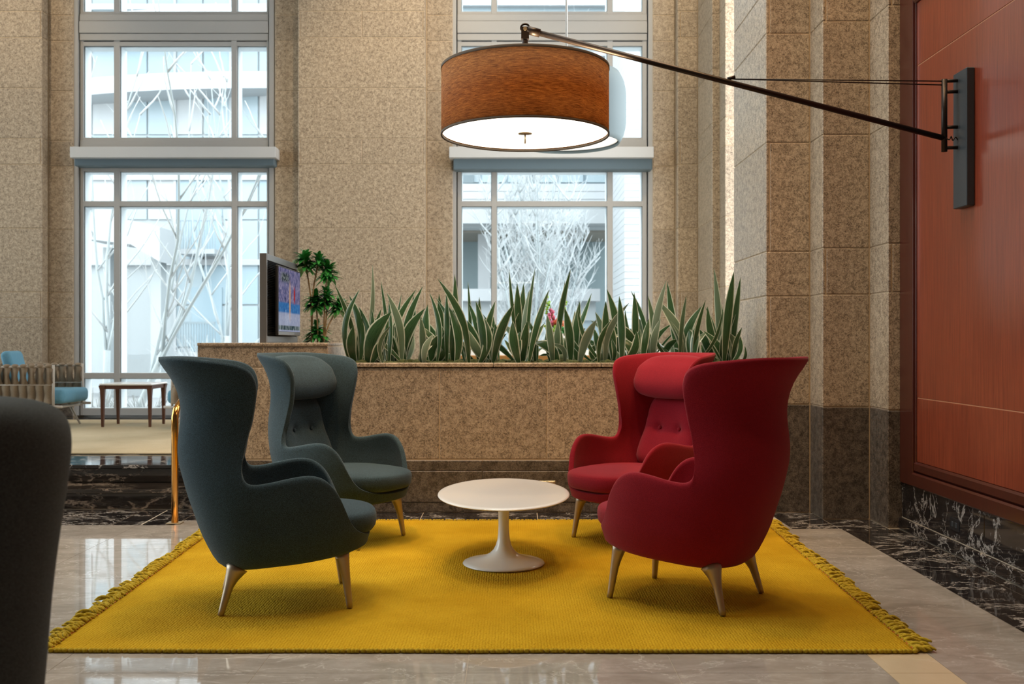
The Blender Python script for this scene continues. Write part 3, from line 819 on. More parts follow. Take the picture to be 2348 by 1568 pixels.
for j in range(NVV):
    for i in range(NU):
        a = j*(NU+1)+i; faces.append((a, a+1, a+NU+2, a+NU+1))
top_n = len(verts)
ring = [i for i in range(NU+1)]+[j*(NU+1)+NU for j in range(1, NVV+1)]+[NVV*(NU+1)+i for i in range(NU-1, -1, -1)]+[j*(NU+1) for j in range(NVV-1, 0, -1)]
for r_ in ring: x_, y_, z_ = verts[r_]; verts.append((x_, y_, 0.0006))
L = len(ring)
for k in range(L): faces.append((ring[k], top_n+k, top_n+(k+1) % L, ring[(k+1) % L]))
mesh('woven_field', verts, faces, 'rug', rg, True)
# braided near and far edges
for v in (0.0, 1.0):
    mb = MB(); n = 175
    for k in range(n):
        p = rugxy((k+0.5)/n, v); a = 0.5
        wob = 0.006*noise.noise((p.x*3, p.y*3, 0))
        mb.ball((p.x+0.004*math.sin(k*1.7), p.y+wob, 0.0105), (0.0135, 0.0095, 0.0095), 6, 4)
    o = mb.build('braided_edge', 'yarn', rg, True); o['kind'] = 'stuff'
# orange stitching along both fringed sides
for u, s in ((0.0, -1), (1.0, 1)):
    mb = MB(); pts = []
    for k in range(160):
        p = rugxy(u, k/159); pts.append((p.x-s*0.004+0.004*math.sin(k*2.1), p.y, rugz(p.x, p.y)+0.0012+0.0015*math.sin(k*1.3)))
    mb.tube(pts, 0.0028, 5); mb.build('stitched_hem', 'stitch', rg, True)
# tassels: twisted two-ply yarn, five shapes shared by all
tm = []
for q in range(6):
    rr = random.Random(q+3); mb = MB(); Ln = 0.062+0.012*q*0.5; bend = rr.uniform(-0.02, 0.02); lift = rr.uniform(0.0, 0.012)
    for ply in (0, 1):
        pts = []; rad = []
        for k in range(13):
            t = k/12; a = ply*PI+t*6.5
            pts.append((t*Ln, bend*t*t+0.0055*math.cos(a), 0.0115+lift*math.sin(t*PI)+0.0055*math.sin(a)-0.003*t)); rad.append(0.0068*(1-0.45*t**3))
        mb.tube(pts, rad, 6)
    o = mb.build('tassel', 'yarn', rg, True); tm.append(o.data); bpy.data.objects.remove(o)
tr = random.Random(11)
for u, s, n in ((0.0, -1, 118), (1.0, 1, 118)):
    for k in range(n):
        v = (k+0.5)/n; p = rugxy(u, v)
        o = link(bpy.data.objects.new('tassel', tm[tr.randrange(6)]), rg)
        o.location = (p.x-s*0.006, p.y+tr.uniform(-.006, .006), tr.uniform(0, 0.004))
        a = tr.gauss(-0.12 if s > 0 else 0.1, 0.28)
        if tr.random() < 0.06: a += tr.choice((-1, 1))*1.0
        o.rotation_euler = (tr.uniform(0, 0), -tr.uniform(0, 0.08), (0 if s > 0 else PI)+a)
        sc_ = tr.uniform(0.75, 1.25); o.scale = (sc_, 1.1, 1.1)
worldkids_loc = rg.location.copy()
inv = Matrix.Translation(rg.location).inverted()
for ch in rg.children: ch.matrix_parent_inverse = inv

# ================================================================== WALL ARM LAMP with drum shade
lx, ly = PX(1204, 5.62), 5.62
lamp = thing('wall_arm_lamp', 'drum lamp with amber woven shade on a long black wall arm', 'lamp', (2.58, 5.70, 2.0))
RS = 0.472; zb_, zt_ = 2.40, 2.775
o = MB().lathe([(RS, zb_), (RS, zt_)], 96, (lx, ly, 0)).build('shade', 'shade', lamp, True)
so = o.modifiers.new('solidify', 'SOLIDIFY'); so.thickness = 0.004; so.offset = -1
for z0, z1 in ((zt_-.012, zt_+.003), (zb_-.003, zb_+.008)):
    MB().lathe([(RS+.003, z0), (RS+.003, z1), (RS-.006, z1), (RS-.006, z0), (RS+.003, z0)], 96, (lx, ly, 0)).build('trim_ring', 'shade_trim', lamp, True)
N = 96
dv = [(lx, ly, zb_+.014)]+[(lx+(RS-.006)*math.cos(2*PI*k/N), ly+(RS-.006)*math.sin(2*PI*k/N), zb_+.014) for k in range(N)]
mesh('diffuser', dv, [(0, 1+(k+1) % N, 1+k) for k in range(N)], 'diffuser', lamp)
MB().lathe([(0.0, zb_+.008), (0.038, zb_+.008), (0.040, zb_+.012), (0.0, zb_+.013)], 24, (lx, ly, 0)).build('finial_plate', 'brass_plate', lamp, True)
MB().tube([(lx, ly, zb_-.045), (lx, ly, zb_+.012)], 0.0045, 8).build('finial_rod', 'brass_plate', lamp, True)
zj = PZ(68, ly)
MB().tube([(lx, ly, zb_+.05), (lx, ly, zj-.03)], 0.011, 10).build('down_rod', 'black_metal', lamp, True)
j = MB().box(lx-.022, lx+.022, ly-.018, ly+.018, zj-.055, zj+.012); j.lathe([(0.017, -.06), (0.017, -.11), (0.013, -.112)], 16, (lx, ly, zj)); j.build('joint', 'black_metal', lamp)
rj = []
for k in range(17): a = PI*(-0.15+1.3*k/16); rj.append((lx+0.024*math.cos(a), ly, zj+0.008+0.024*math.sin(a)))
MB().tube(rj, 0.006, 6).build('joint_clamp', 'black_metal', lamp, True)
bo = MB().lathe([(0.0, 0.0), (0.011, 0.0), (0.011, 0.006), (0.0, 0.006)], 12).build('joint_bolt', 'brass_plate', lamp); bo.location = (lx, ly-.019, zj); bo.rotation_euler = (PI/2, 0, 0)
bx, by = 2.475, 5.70
za = PZ(317, by)
A0 = Vector((lx+.012, ly, zj-.002)); A1 = Vector((bx, by, za))
MB().tube([A0, A0.lerp(A1, 0.03)], 0.024, 12).build('arm_collar', 'black_metal', lamp, True)
MB().tube([A0, A1], 0.0165, 12).build('arm', 'black_metal', lamp, True)
# back plate, pivot tube, stand-offs
box('wall_plate', 2.545, 2.592, 5.575, 5.745, 2.0, 2.775, 'slate_metal', lamp, 0.004)
MB().tube([(bx, by, PZ(348, by)), (bx, by, PZ(182, by))], 0.0165, 14).build('pivot_tube', 'black_metal', lamp, True)
for y in (350, 318, 290, 215, 185):
    pass
for y in (186, 211, 292, 339):
    MB().tube([(bx, by, PZ(y, by)), (2.548, by-.01, PZ(y, by))], 0.010, 8).build('stand_off', 'black_metal', lamp, True)
T = PX(1675, 5.64); tpt = Vector((T, 5.66, PZ(179, 5.64)))
for d in (0.012, -0.010):
    MB().tube([tpt, (bx, by, PZ(191, by)+d)], 0.0035, 6).build('tension_wire', 'black_metal', lamp, True)
MB().tube([tpt+Vector((-.012, 0, .0)), tpt+Vector((.03, 0, .012))], 0.010, 8).build('wire_anchor', 'black_metal', lamp, True)
cb = [(bx, by-.012, PZ(316, by)), (bx+.02, by-.02, PZ(322, by)), (bx+.03, by-.02, PZ(314, by)), (bx+.04, by-.02, PZ(324, by)), (bx+.055, by-.02, PZ(316, by)), (bx+.072, by-.01, PZ(322, by))]
MB().tube([Vector(p) for p in catmull(cb, 4)], 0.0035, 6).build('coiled_cable', 'black_metal', lamp, True)
worldkids(lamp)
bo.matrix_parent_inverse = Matrix.Translation(lamp.location).inverted()
pd = bpy.data.lights.new('lamp_bulb', 'POINT'); pd.energy = 80; pd.color = (1.0, 0.72, 0.42); pd.shadow_soft_size = 0.10
po = bpy.data.objects.new('lamp_bulb', pd); C.objects.link(po); po.location = (lx, ly, 2.60)

# ================================================================== PALE BLUE PENDANT behind it
PYd = 9.4
pn = thing('pendant_lamp', 'pale blue rounded drum pendant half hidden behind the amber lamp', 'lamp', (PX(1299, PYd), PYd, PZ(330, PYd)))
rp = 136*PYd/FPX; hp = (330-172)*PYd/FPX
prof = []
for k in range(15):
    t = k/14; z = hp*t; e = max(0, abs(2*t-1)-0.35)/0.65
    prof.append((rp*(1-0.11*e**2.2), z))
prof.append((rp*0.80, hp+.012))
o = MB().lathe(prof, 64).build('shade', 'pendant', pn, True)
so = o.modifiers.new('solidify', 'SOLIDIFY'); so.thickness = 0.012; so.offset = -1
q = rp*0.86
MB().lathe([(0.0, 0.03), (q, 0.03), (q, 0.036), (0, 0.036)], 48).build('diffuser', 'diffuser_cool', pn)
MB().lathe([(rp*0.80, hp+.008), (0.05, hp+.016), (0.03, hp+.05), (0.0, hp+.05)], 48).build('top_cap', 'pendant', pn, True)
MB().tube([(0, 0, hp), (0, 0, 8.0-PZ(330, PYd))], 0.011, 8).build('cord', 'ceramic', pn, True)
# ================================================================== PLANTS in the planter
SOILZ = 1.066
def leaf_mesh(base, tip, width, bow, twist, n=11):
    """broad strap leaf from base to tip (3d), V-shaped section, margin carried in the UVs"""
    base = Vector(base); tip = Vector(tip); d = tip-base
    side = Vector((d.z, 0, -d.x)); side = side.normalized() if side.length > 1e-6 else Vector((1, 0, 0))
    pts = []
    for k in range(n+1):
        t = k/n
        p = base+d*t+side*bow*math.sin(PI*t)*0.5+Vector((0, -0.03*math.sin(PI*t), 0))
        pts.append(p)
    verts = []; uvs = []; faces = []
    for k, p in enumerate(pts):
        t = k/n
        tg = (pts[min(k+1, n)]-pts[max(k-1, 0)]).normalized()
        w = width*0.5*(0.32+0.68*math.sin(min(1, t/0.6)*PI/2))*(1-max(0, (t-0.55)/0.45)**1.8)+0.0008
        a = twist*(1-0.4*t)
        sd = Vector((math.cos(a), math.sin(a), 0)); sd = (sd-tg*sd.dot(tg)).normalized(); nm = sd.cross(tg)
        for q, lift in ((-1, 0.16), (-0.5, 0.05), (0, 0.0), (0.5, 0.05), (1, 0.16)):
            verts.append(p+sd*(w*q)-nm*(w*lift)); uvs.append((q, t*4))
    for k in range(n):
        for q in range(4):
            a = k*5+q; faces.append((a, a+1, a+6, a+5))
    return verts, faces, uvs
def leaf(parent, base, tip, width, bow, twist, mat='leaf'):
    v, f, uv = leaf_mesh(base, tip, width, bow, twist)
    o = mesh('leaf', v, f, mat, parent, True)
    ul = o.data.uv_layers.new(name='UVMap')
    for lp in o.data.loops: ul.data[lp.index].uv = uv[lp.vertex_index]
    return o
# (foot x, tip x, tip y, width px, bow px) read off the photograph, bow > 0 arches to the right
LV = [(830, 854, 608, 11, 6), (824, 767, 651, 12, 4), (824, 801, 677, 22, 8), (799, 825, 663, 17, -16), (813, 811, 747, 24, -3), (849, 823, 703, 20, 8), (845, 898, 715, 34, -10), (843, 875, 707, 15, -6), (818, 840, 735, 18, 0), (836, 852, 760, 20, 0),
 (890, 873, 643, 10, 4), (922, 887, 671, 20, 8), (896, 955, 663, 17, -16), (926, 970, 656, 18, -9), (917, 858, 729, 16, 8), (907, 917, 728, 26, 0), (888, 892, 690, 16, 4), (926, 975, 707, 26, -9), (958, 964, 726, 17, 0), (900, 878, 740, 20, 2), (890, 903, 745, 22, 0),
 (986, 981, 698, 26, -3), (1000, 985, 671, 14, 10), (1005, 1007, 674, 21, 0), (990, 1021, 762, 24, -6), (1018, 965, 727, 20, 12), (1028, 1024, 670, 15, 0), (1039, 1043, 628, 17, -2), (1079, 1004, 639, 19, 14), (1043, 1029, 703, 22, 8), (1048, 1064, 730, 18, -6), (1036, 1052, 700, 18, -3), (1022, 1012, 745, 22, 2),
 (1101, 1072, 735, 26, 6), (1109, 1091, 690, 22, 4), (1101, 1073, 690, 16, 3), (1120, 1130, 718, 20, 0), (1105, 1136, 690, 18, -6), (1100, 1099, 681, 14, 0), (1080, 1073, 646, 8, 2), (1133, 1179, 696, 22, -8), (1133, 1162, 730, 24, -8), (1128, 1136, 742, 22, 0), (1094, 1108, 752, 20, 0), (1140, 1107, 720, 11, 10),
 (1184, 1147, 741, 20, 12), (1186, 1186, 650, 22, -3), (1205, 1201, 649, 20, 0), (1203, 1214, 664, 18, 0), (1213, 1227, 615, 9, -3), (1188, 1167, 617, 9, 2), (1213, 1259, 664, 16, -8), (1233, 1245, 707, 16, -3), (1190, 1176, 735, 24, 0), (1198, 1210, 735, 22, 0), (1222, 1250, 740, 20, -8), (1180, 1192, 760, 24, 0),
 (1272, 1309, 616, 16, -6), (1277, 1220, 783, 26, 10), (1291, 1256, 788, 14, 12), (1296, 1287, 758, 15, -5), (1310, 1295, 705, 22, 6), (1325, 1330, 690, 19, 0), (1322, 1318, 712, 18, 4), (1334, 1368, 733, 26, -7), (1306, 1368, 789, 16, -14), (1262, 1254, 720, 18, 0), (1268, 1280, 735, 18, 0), (1318, 1342, 752, 22, -4),
 (1375, 1361, 751, 18, 2), (1387, 1389, 690, 22, 0), (1401, 1379, 763, 26, 5), (1418, 1392, 663, 22, 10), (1385, 1442, 695, 17, -10), (1430, 1420, 679, 20, 3), (1380, 1365, 715, 20, 6), (1410, 1402, 735, 22, 0), (1394, 1410, 745, 22, 0),
 (1461, 1396, 732, 22, 12), (1449, 1454, 670, 18, 0), (1482, 1447, 667, 12, 9), (1478, 1461, 725, 26, 5), (1504, 1486, 678, 18, 4), (1500, 1528, 643, 17, -8), (1458, 1423, 772, 24, 6), (1511, 1543, 741, 13, -16), (1492, 1480, 745, 22, 0), (1470, 1488, 730, 18, -4), (1500, 1515, 730, 18, -5),
 (1573, 1508, 688, 32, 12), (1554, 1530, 646, 18, 2), (1565, 1610, 701, 22, -9), (1568, 1575, 756, 36, 0), (1558, 1574, 677, 13, -4), (1518, 1556, 777, 22, -8), (1592, 1618, 688, 12, -4), (1580, 1552, 735, 24, 6), (1590, 1600, 735, 22, 0),
 (1630, 1602, 753, 22, 6), (1644, 1637, 614, 16, 3), (1659, 1683, 622, 22, -3), (1661, 1654, 698, 24, 0), (1680, 1714, 636, 17, -7), (1682, 1715, 751, 14, -6), (1687, 1703, 744, 20, 0), (1654, 1687, 720, 20, -9), (1671, 1623, 772, 15, 10), (1673, 1684, 686, 14, -3), (1646, 1668, 742, 22, 0), (1690, 1668, 760, 20, 4)]
BR = [780, 862, 952, 1030, 1082, 1160, 1240, 1340, 1366+2, 1440, 1513, 1610, 1760]
CN = ['at the screen end of the planter', 'second from the screen end of the planter', 'just left of the window behind the planter', 'in front of the left jamb of the window', 'behind the left half of the white table, in front of the window',
      'in front of the middle of the window', 'beside the vase of flowers', 'at the right of the vase of flowers', 'above the left edge of the far red chair', 'above the head of the far red chair', 'in front of the right window jamb stones', 'second from the pier end of the planter', 'at the pier end of the planter']
cl = {}
pr_ = random.Random(5)
for fx, tx, ty, wp, bw in LV:
    k = 0
    while k < len(BR)-2 and fx > BR[k+1]: k += 1
    cl.setdefault(k, []).append((fx, tx, ty, wp, bw))
ORD = ['first', 'second', 'third', 'fourth', 'fifth', 'sixth', 'seventh', 'eighth', 'ninth', 'tenth', 'eleventh', 'twelfth', 'thirteenth']
keys = sorted(cl)
for n_, k in enumerate(keys):
    lv = cl[k]; mx = sum(l[0] for l in lv)/len(lv); Yc = 7.55
    t = thing('strap_leaf_plant', 'strap-leaved green plant with pale margins, %s clump from the screen end of the planter' % ORD[n_], 'plant', (PX(mx, Yc), Yc, SOILZ), 0, 'strap-leaved plants in the granite planter')
    for fx, tx, ty, wp, bw in lv:
        Y = 7.55+pr_.uniform(-0.17, 0.30); s = Y/FPX
        Yt = Y+pr_.uniform(-0.10, 0.06)
        fxx = mx+(fx-mx)*0.85
        b = Vector((PX(fxx, Y), Y, SOILZ-.01)); tp = P(tx, ty, Yt); tp.x = min(tp.x, 1.72)
        for _c in range(pr_.choice((0, 1, 1, 2))):      # companion leaves around it, lower and more arched
            Y2 = min(Y+pr_.uniform(-0.08, 0.3), 7.93); q = pr_.uniform(0.4, 0.92)
            tp2 = Vector((b.x+(tp.x-b.x)*q+pr_.gauss(0, 0.13), Y2, b.z+(tp.z-b.z)*q)); tp2.x = min(tp2.x, 1.74)
            leaf(t, b+Vector((pr_.uniform(-.05, .05), Y2-Y, 0))-t.location, tp2-t.location, wp*pr_.uniform(0.6, 1.05)*s, pr_.uniform(-0.13, 0.13), pr_.uniform(-1.2, 1.2))
        leaf(t, b-t.location, tp-t.location, wp*0.98*s, bw*s*2.6+pr_.uniform(-12, 12)*s, pr_.uniform(-0.7, 0.7))
# moss over the soil
mb = MB()
for k in range(520):
    x = pr_.uniform(-1.28, 1.78); y = pr_.uniform(7.36, 7.94); r = pr_.uniform(0.02, 0.045)
    mb.ball((x, y, SOILZ-.005+pr_.uniform(-.005, .02)), (r, r, r*0.7), 6, 4)
o = mb.build('moss', 'moss', pl); o['kind'] = 'stuff'; o.matrix_parent_inverse = Matrix.Translation(pl.location).inverted()

# ---- bushy corn plant beside the screen
dp = thing('dracaena_plant', 'dark green dracaena with bare tan stems beside the screen', 'plant', (PX(735, 8.28), 8.28, PT))
def rosette(parent, c, r, n, seed):
    rr = random.Random(seed); mb = MB()
    for k in range(n):
        az = rr.uniform(0, 2*PI); el = rr.uniform(-0.5, 1.4); L_ = r*rr.uniform(0.85, 1.3); w = r*0.17
        d = Vector((math.cos(az)*math.cos(el), math.sin(az)*math.cos(el), math.sin(el)))
        sd = d.cross(Vector((0, 0, 1))); sd = sd.normalized() if sd.length > 1e-4 else Vector((1, 0, 0)); nm = sd.cross(d)
        c0 = Vector(c)+Vector((0, 0, r*rr.uniform(-0.5, 0.25)))
        v = []; 
        for t, ww in ((0.05, 0.4), (0.35, 1.0), (0.65, 0.9), (0.88, 0.5), (1.0, 0.03)):
            p = c0+d*L_*t-Vector((0, 0, 1))*L_*0.30*t*t
            v += [p-sd*w*ww+nm*w*0.3*ww, p, p+sd*w*ww+nm*w*0.3*ww]
        f = []
        for i in range(4):
            for q in range(2): a = i*3+q; f.append((a, a+1, a+4, a+3))
        mb.add(v, f)
    o = mb.build('leaf_rosette', 'leaf_dark', parent, True); o['kind'] = 'stuff'
YD = 8.28; base0 = [P(715, 785, YD), P(742, 785, YD), P(728, 785, YD)]
ros = [(699, 598, 31, 0, (712, 680)), (731, 600, 27, 0, (718, 670)), (751, 622, 31, 1, (745, 690)), (724, 690, 31, 2, (728, 740)), (750, 683, 30, 1, (748, 730)), (778, 703, 28, 1, (754, 745)), (727, 762, 32, 2, (728, 775))]
for i, (x, y, r, bi, mid) in enumerate(ros):
    c_ = P(x, y, YD+pr_.uniform(-.02, .06)); m_ = P(mid[0], mid[1], YD)
    b_ = base0[bi]
    pts = [Vector(p)-dp.location for p in catmull([tuple(b_), tuple(m_), tuple(c_)], 5)]
    MB().tube(pts, 0.007, 6).build('stem', 'stem', dp, True)
    rosette(dp, c_-dp.location, r*YD/FPX, 85, i+20)

# ================================================================== SCREEN STAND AND TELEVISION
ks = thing('screen_stand', 'grey metal stand with dark louvres behind the television', 'screen stand', (-1.815, 7.8, PT))
x0, x1 = -1.839, -1.788; y0, y1 = 7.25, 8.30; zt = 1.883
for nm, a in (('frame_post', (x0, x1, y0, y0+.03, PT, zt)), ('frame_post', (x0, x1, y1-.03, y1, PT, zt)), ('frame_rail', (x0, x1, y0+.03, y1-.03, zt-.05, zt)), ('frame_rail', (x0, x1, y0+.03, y1-.03, PT, PT+.05))):
    box(nm, *a, 'kiosk', ks, 0.003)
box('back_panel', x0+.002, x0+.02, y0+.03, y1-.03, PT+.05, zt-.05, 'kiosk', ks)
n = 44; hz = (zt-.05-PT-.05)/n
sl = MB()
for k in range(n):
    z = PT+.05+k*hz; sl.add([(x1-.018, y0+.03, z), (x1-.018, y1-.03, z), (x1-.002, y1-.03, z+hz*.3), (x1-.002, y0+.03, z+hz*.3), (x1-.018, y0+.03, z+hz*.95), (x1-.018, y1-.03, z+hz*.95)], [(0, 1, 2, 3), (3, 2, 5, 4)])
o = sl.build('louvre_slats', 'kiosk_dark', ks); o['kind'] = 'stuff'
worldkids(ks)
tv = thing('television', 'flat television showing a blue sports broadcast, on the grey stand', 'television', (-1.745, 7.74, 1.54))
ty0, ty1, tz0, tz1 = 7.36, 8.12, 1.285, 1.806
box('wall_mount', -1.787, -1.75, ty0+.2, ty1-.2, tz0+.12, tz1-.12, 'black_gap', tv)
box('housing', -1.752, -1.728, ty0, ty1, tz0, tz1, 'black_gap', tv, 0.006)
def screenmat():
    g = NT('broadcast_picture'); uv = g.n('ShaderNodeTexCoord').outputs['Generated']
    sp = g.n('ShaderNodeSeparateXYZ'); g.l(uv, sp.inputs[0])
    U, Vv = sp.outputs[1], sp.outputs[2]
    mp = g.n('ShaderNodeMapping'); mp.inputs['Scale'].default_value = (1, 26, 9); g.l(uv, mp.inputs[0])
    cr = g.noise(mp.outputs[0], 1.6, 4, 0.7)
    crowd = g.ramp(cr, [(0.3, (0.02, 0.03, 0.07)), (0.48, (0.20, 0.20, 0.42)), (0.6, (0.42, 0.36, 0.55)), (0.72, (0.7, 0.62, 0.7))])
    board = g.ramp(cr, [(0.4, (0.03, 0.16, 0.50)), (0.62, (0.12, 0.38, 0.78))])
    ice = g.ramp(cr, [(0.35, (0.42, 0.48, 0.70)), (0.65, (0.62, 0.66, 0.84))])
    def step(src, a, soft=0.015):
        return g.ramp(src, [(a-soft, 0.0), (a+soft, 1.0)])
    col = g.mix(step(Vv, 0.46), board, crowd); lo = g.mix(step(Vv, 0.30), ice, col)
    def band(src, c_, w):
        return g.ramp(src, [(max(0.0, c_-w), 0.0), (c_-w*.4, 1.0), (c_+w*.4, 1.0), (c_+w, 0.0)])
    def blob(cu, wu, cv, wv):
        return g.mix(1.0, band(U, cu, wu), band(Vv, cv, wv), 'MULTIPLY')
    lo = g.mix(blob(0.50, 0.05, 0.50, 0.36), lo, (0.86, 0.50, 0.30))
    lo = g.mix(blob(0.72, 0.05, 0.60, 0.17), lo, (0.60, 0.04, 0.04))
    # caption block (upper left) and ticker along the bottom
    mp2 = g.n('ShaderNodeMapping'); mp2.inputs['Scale'].default_value = (1, 60, 14); g.l(uv, mp2.inputs[0])
    tx = g.ramp(g.noise(mp2.outputs[0], 1.2, 2), [(0.52, (0.03, 0.04, 0.05)), (0.58, (0.55, 0.6, 0.6))])
    lo = g.mix(blob(0.28, 0.27, 0.86, 0.10), lo, tx)
    mp3 = g.n('ShaderNodeMapping'); mp3.inputs['Scale'].default_value = (1, 40, 3); g.l(uv, mp3.inputs[0])
    tk = g.ramp(g.noise(mp3.outputs[0], 1.5, 1), [(0.5, (0.05, 0.09, 0.10)), (0.56, (0.6, 0.68, 0.68))])
    lo = g.mix(g.ramp(Vv, [(0.02, 0.0), (0.03, 1.0), (0.09, 1.0), (0.10, 0.0)]), lo, tk)
    em = g.n('ShaderNodeEmission'); g.l(lo, em.inputs[0]); em.inputs[1].default_value = 0.62
    gl = g.n('ShaderNodeBsdfGlossy'); gl.inputs[1].default_value = 0.08
    mx = g.n('ShaderNodeMixShader'); mx.inputs[0].default_value = 0.05
    g.l(em.outputs[0], mx.inputs[1]); g.l(gl.outputs[0], mx.inputs[2]); g.l(mx.outputs[0], g.out.inputs[0]); return g.m
M['screen'] = screenmat()
box('screen', -1.7275, -1.7265, ty0+.012, ty1-.012, tz0+.03, tz1-.012, 'screen', tv)
box('bezel_strip', -1.729, -1.7255, ty0+.002, ty1-.002, tz0+.002, tz0+.028, 'kiosk', tv, 0.002)
worldkids(tv)

# ================================================================== LOUNGE FURNITURE behind
CZ = RZ+.014
def strap_mesh(w, h):
    v = []; f = []; n = 14
    for k in range(n+1):
        t = k/n; tw = math.cos(t*2*PI); a = (1-abs(tw))*0.0+0.42*math.sin(t*2*PI)
        ww = w*(0.43+0.09*abs(math.cos(t*2*PI))); dz = h*t
        off = 0.014*math.sin(t*2*PI)
        c_, s_ = math.cos(a), math.sin(a)
        v += [(-ww*c_, off-ww*s_, dz), (0, off+0.010, dz), (ww*c_, off+ww*s_, dz), (0, off-0.004, dz)]
    for k in range(n):
        for q in range(4):
            a, b = k*4+q, k*4+(q+1) % 4; f.append((a, b, b+4, a+4))
    return v, f
def woven_chair(label, loc, rz):
    """local x = sideways, +y = forward; 0.70 wide"""
    t = thing('woven_armchair', label, 'armchair', loc, rz, 'woven strap armchairs in the lounge')
    W, D, H = 0.36, 0.36, 0.69; zs = 0.26
    v, f = strap_mesh(0.104, H-zs-.03); me = None
    def strap(x, y, a):
        nonlocal me
        if me is None: o = mesh('strap', v, f, 'strap', t, True); me = o.data
        else: o = link(bpy.data.objects.new('strap', me), t)
        o.location = (x, y, zs+.01); o.rotation_euler = (0, 0, a)
        mm = MB().ball((0, 0, H-zs-.022), (0.043, 0.020, 0.022), 8, 5); s_ = mm.build('strap_loop', 'strap', o, True)
    for k in range(8): strap(-W, -D+0.045+k*0.09, PI/2); strap(W, -D+0.045+k*0.09, PI/2)
    for k in range(8): strap(-W+0.045+k*0.09, -D, 0)
    for x in (-W, W):
        MB().tube([(x, D+.005, zs-.03), (x, D+.005, H)], 0.014, 8).build('arm_post', 'frame_grey', t, True)
        MB().tube([(x, -D, H-.02), (x, D+.005, H-.02)], 0.011, 8).build('arm_rail', 'frame_grey', t, True)
        MB().tube([(x, -D, (H+zs)/2), (x, D, (H+zs)/2)], 0.007, 6).build('weave_bar', 'frame_grey', t, True)
    MB().tube([(-W, -D, H-.02), (W, -D, H-.02)], 0.011, 8).build('back_rail', 'frame_grey', t, True)
    fr_ = MB().tube([(-W, -D, zs), (W, -D, zs)], .015, 8).tube([(-W, D, zs-.03), (W, D, zs-.03)], .015, 8).tube([(-W, -D, zs), (-W, D+.10, zs-.02)], .015, 8).tube([(W, -D, zs), (W, D+.10, zs-.02)], .015, 8)
    fr_.build('seat_frame', 'frame_grey', t, True)
    box('seat_cushion', -W+.03, W-.03, -D+.03, D+.10, zs+.01, zs+.165, 'felt_sky', t, 0.05, 4)
    for sx in (-1, 1):
        for sy in (-1, 1): MB().tube([(sx*(W-.02), sy*(D-.05)+.04, 0), (sx*(W-.03), sy*(D-.15), zs)], [0.011, 0.017], 8).build('leg', 'frame_grey', t, True)
    return t
woven_chair('woven taupe strap armchair with blue seat cushion at the far left', (-5.28, 11.03, CZ), yaw(1, 0))
woven_chair('woven taupe strap armchair mostly hidden behind the near teal chair', (PX(392, 10.9)+.54, 10.9, CZ), yaw(-0.9, 0.2))
pw = thing('throw_pillow', 'light blue throw pillow on the woven armchair', 'pillow', (-5.41, 10.96, CZ+.43), yaw(1, 0.1))
o = box('pillow_body', -0.20, 0.20, -0.055, 0.055, 0.0, 0.42, 'felt_sky', pw, 0.05, 4); o.rotation_euler = (0.25, 0, 0)
# walnut side table
sx0, sx1, sy0, sy1 = -4.535, -3.955, 10.93, 11.42; hz_ = 0.478
sd = thing('side_table', 'small walnut side table with white top by the window', 'table', ((sx0+sx1)/2, (sy0+sy1)/2, CZ))
wx, wy = (sx1-sx0)/2, (sy1-sy0)/2
box('table_top', -wx, wx, -wy, wy, hz_-.02, hz_, 'white_gloss', sd, 0.006)
for a in ((-wx+.03, wx-.03, -wy+.012, -wy+.03), (-wx+.03, wx-.03, wy-.03, wy-.012)): box('apron', a[0], a[1], a[2], a[3], hz_-.06, hz_-.021, 'wood_walnut', sd)
for a in ((-wx+.012, -wx+.03, -wy+.03, wy-.03), (wx-.03, wx-.012, -wy+.03, wy-.03)): box('apron', a[0], a[1], a[2], a[3], hz_-.06, hz_-.021, 'wood_walnut', sd)
for ix in (-1, 1):
    for iy in (-1, 1):
        x_, y_ = ix*(wx-.03), iy*(wy-.03)
        v = []
        for z, h in ((0, 0.012), (hz_-.14, 0.020), (hz_-.07, 0.024), (hz_-.021, 0.034)):
            v += [(x_-h, y_-h, z), (x_+h, y_-h, z), (x_+h, y_+h, z), (x_-h, y_+h, z)]
        f = [(0, 3, 2, 1), (12, 13, 14, 15)]
        for k in range(3):
            for q in range(4): f.append((k*4+q, k*4+(q+1) % 4, k*4+4+(q+1) % 4, k*4+4+q))
        mesh('leg', v, f, 'wood_walnut', sd)
# oak console with a vase of flowers behind the planter
ct = thing('console_table', 'orange oak console table behind the planter leaves', 'table', (0.0, 9.45, CZ))
HT = PZ(815, 9.3)-CZ
box('table_top', -0.72, 0.76, -0.2, 0.2, HT-.05, HT, 'wood_oak', ct, 0.004)
for ix in (-0.66, 0.70):
    for iy in (-0.15, 0.15): box('leg', ix-.03, ix+.03, iy-.03, iy+.03, 0, HT-.05, 'wood_oak', ct, 0.004)
vz = CZ+HT
va = thing('flower_vase', 'white vase on the console table behind the leaves', 'vase', (PX(1284, 9.4), 9.4, vz))
MB().lathe([(0, 0), (0.055, 0), (0.062, 0.02), (0.070, 0.12), (0.075, 0.205), (0.068, 0.207), (0.06, 0.12), (0, 0.02)], 24).build('vase_body', 'ceramic', va, True)
bq = thing('flower_bouquet', 'bouquet of pink, coral and lime flowers in the white vase', 'flowers', (PX(1284, 9.4), 9.4, vz+.15))
fr2 = random.Random(4)
def px3(x, y): return P(x, y, 9.4)-bq.location
for x, y in ((1264, 725), (1283, 742), (1258, 690), (1292, 715), (1268, 760), (1300, 760)):
    MB().tube([(0, 0, 0), px3(x, y)], 0.004, 5).build('stem', 'green_bell', bq)
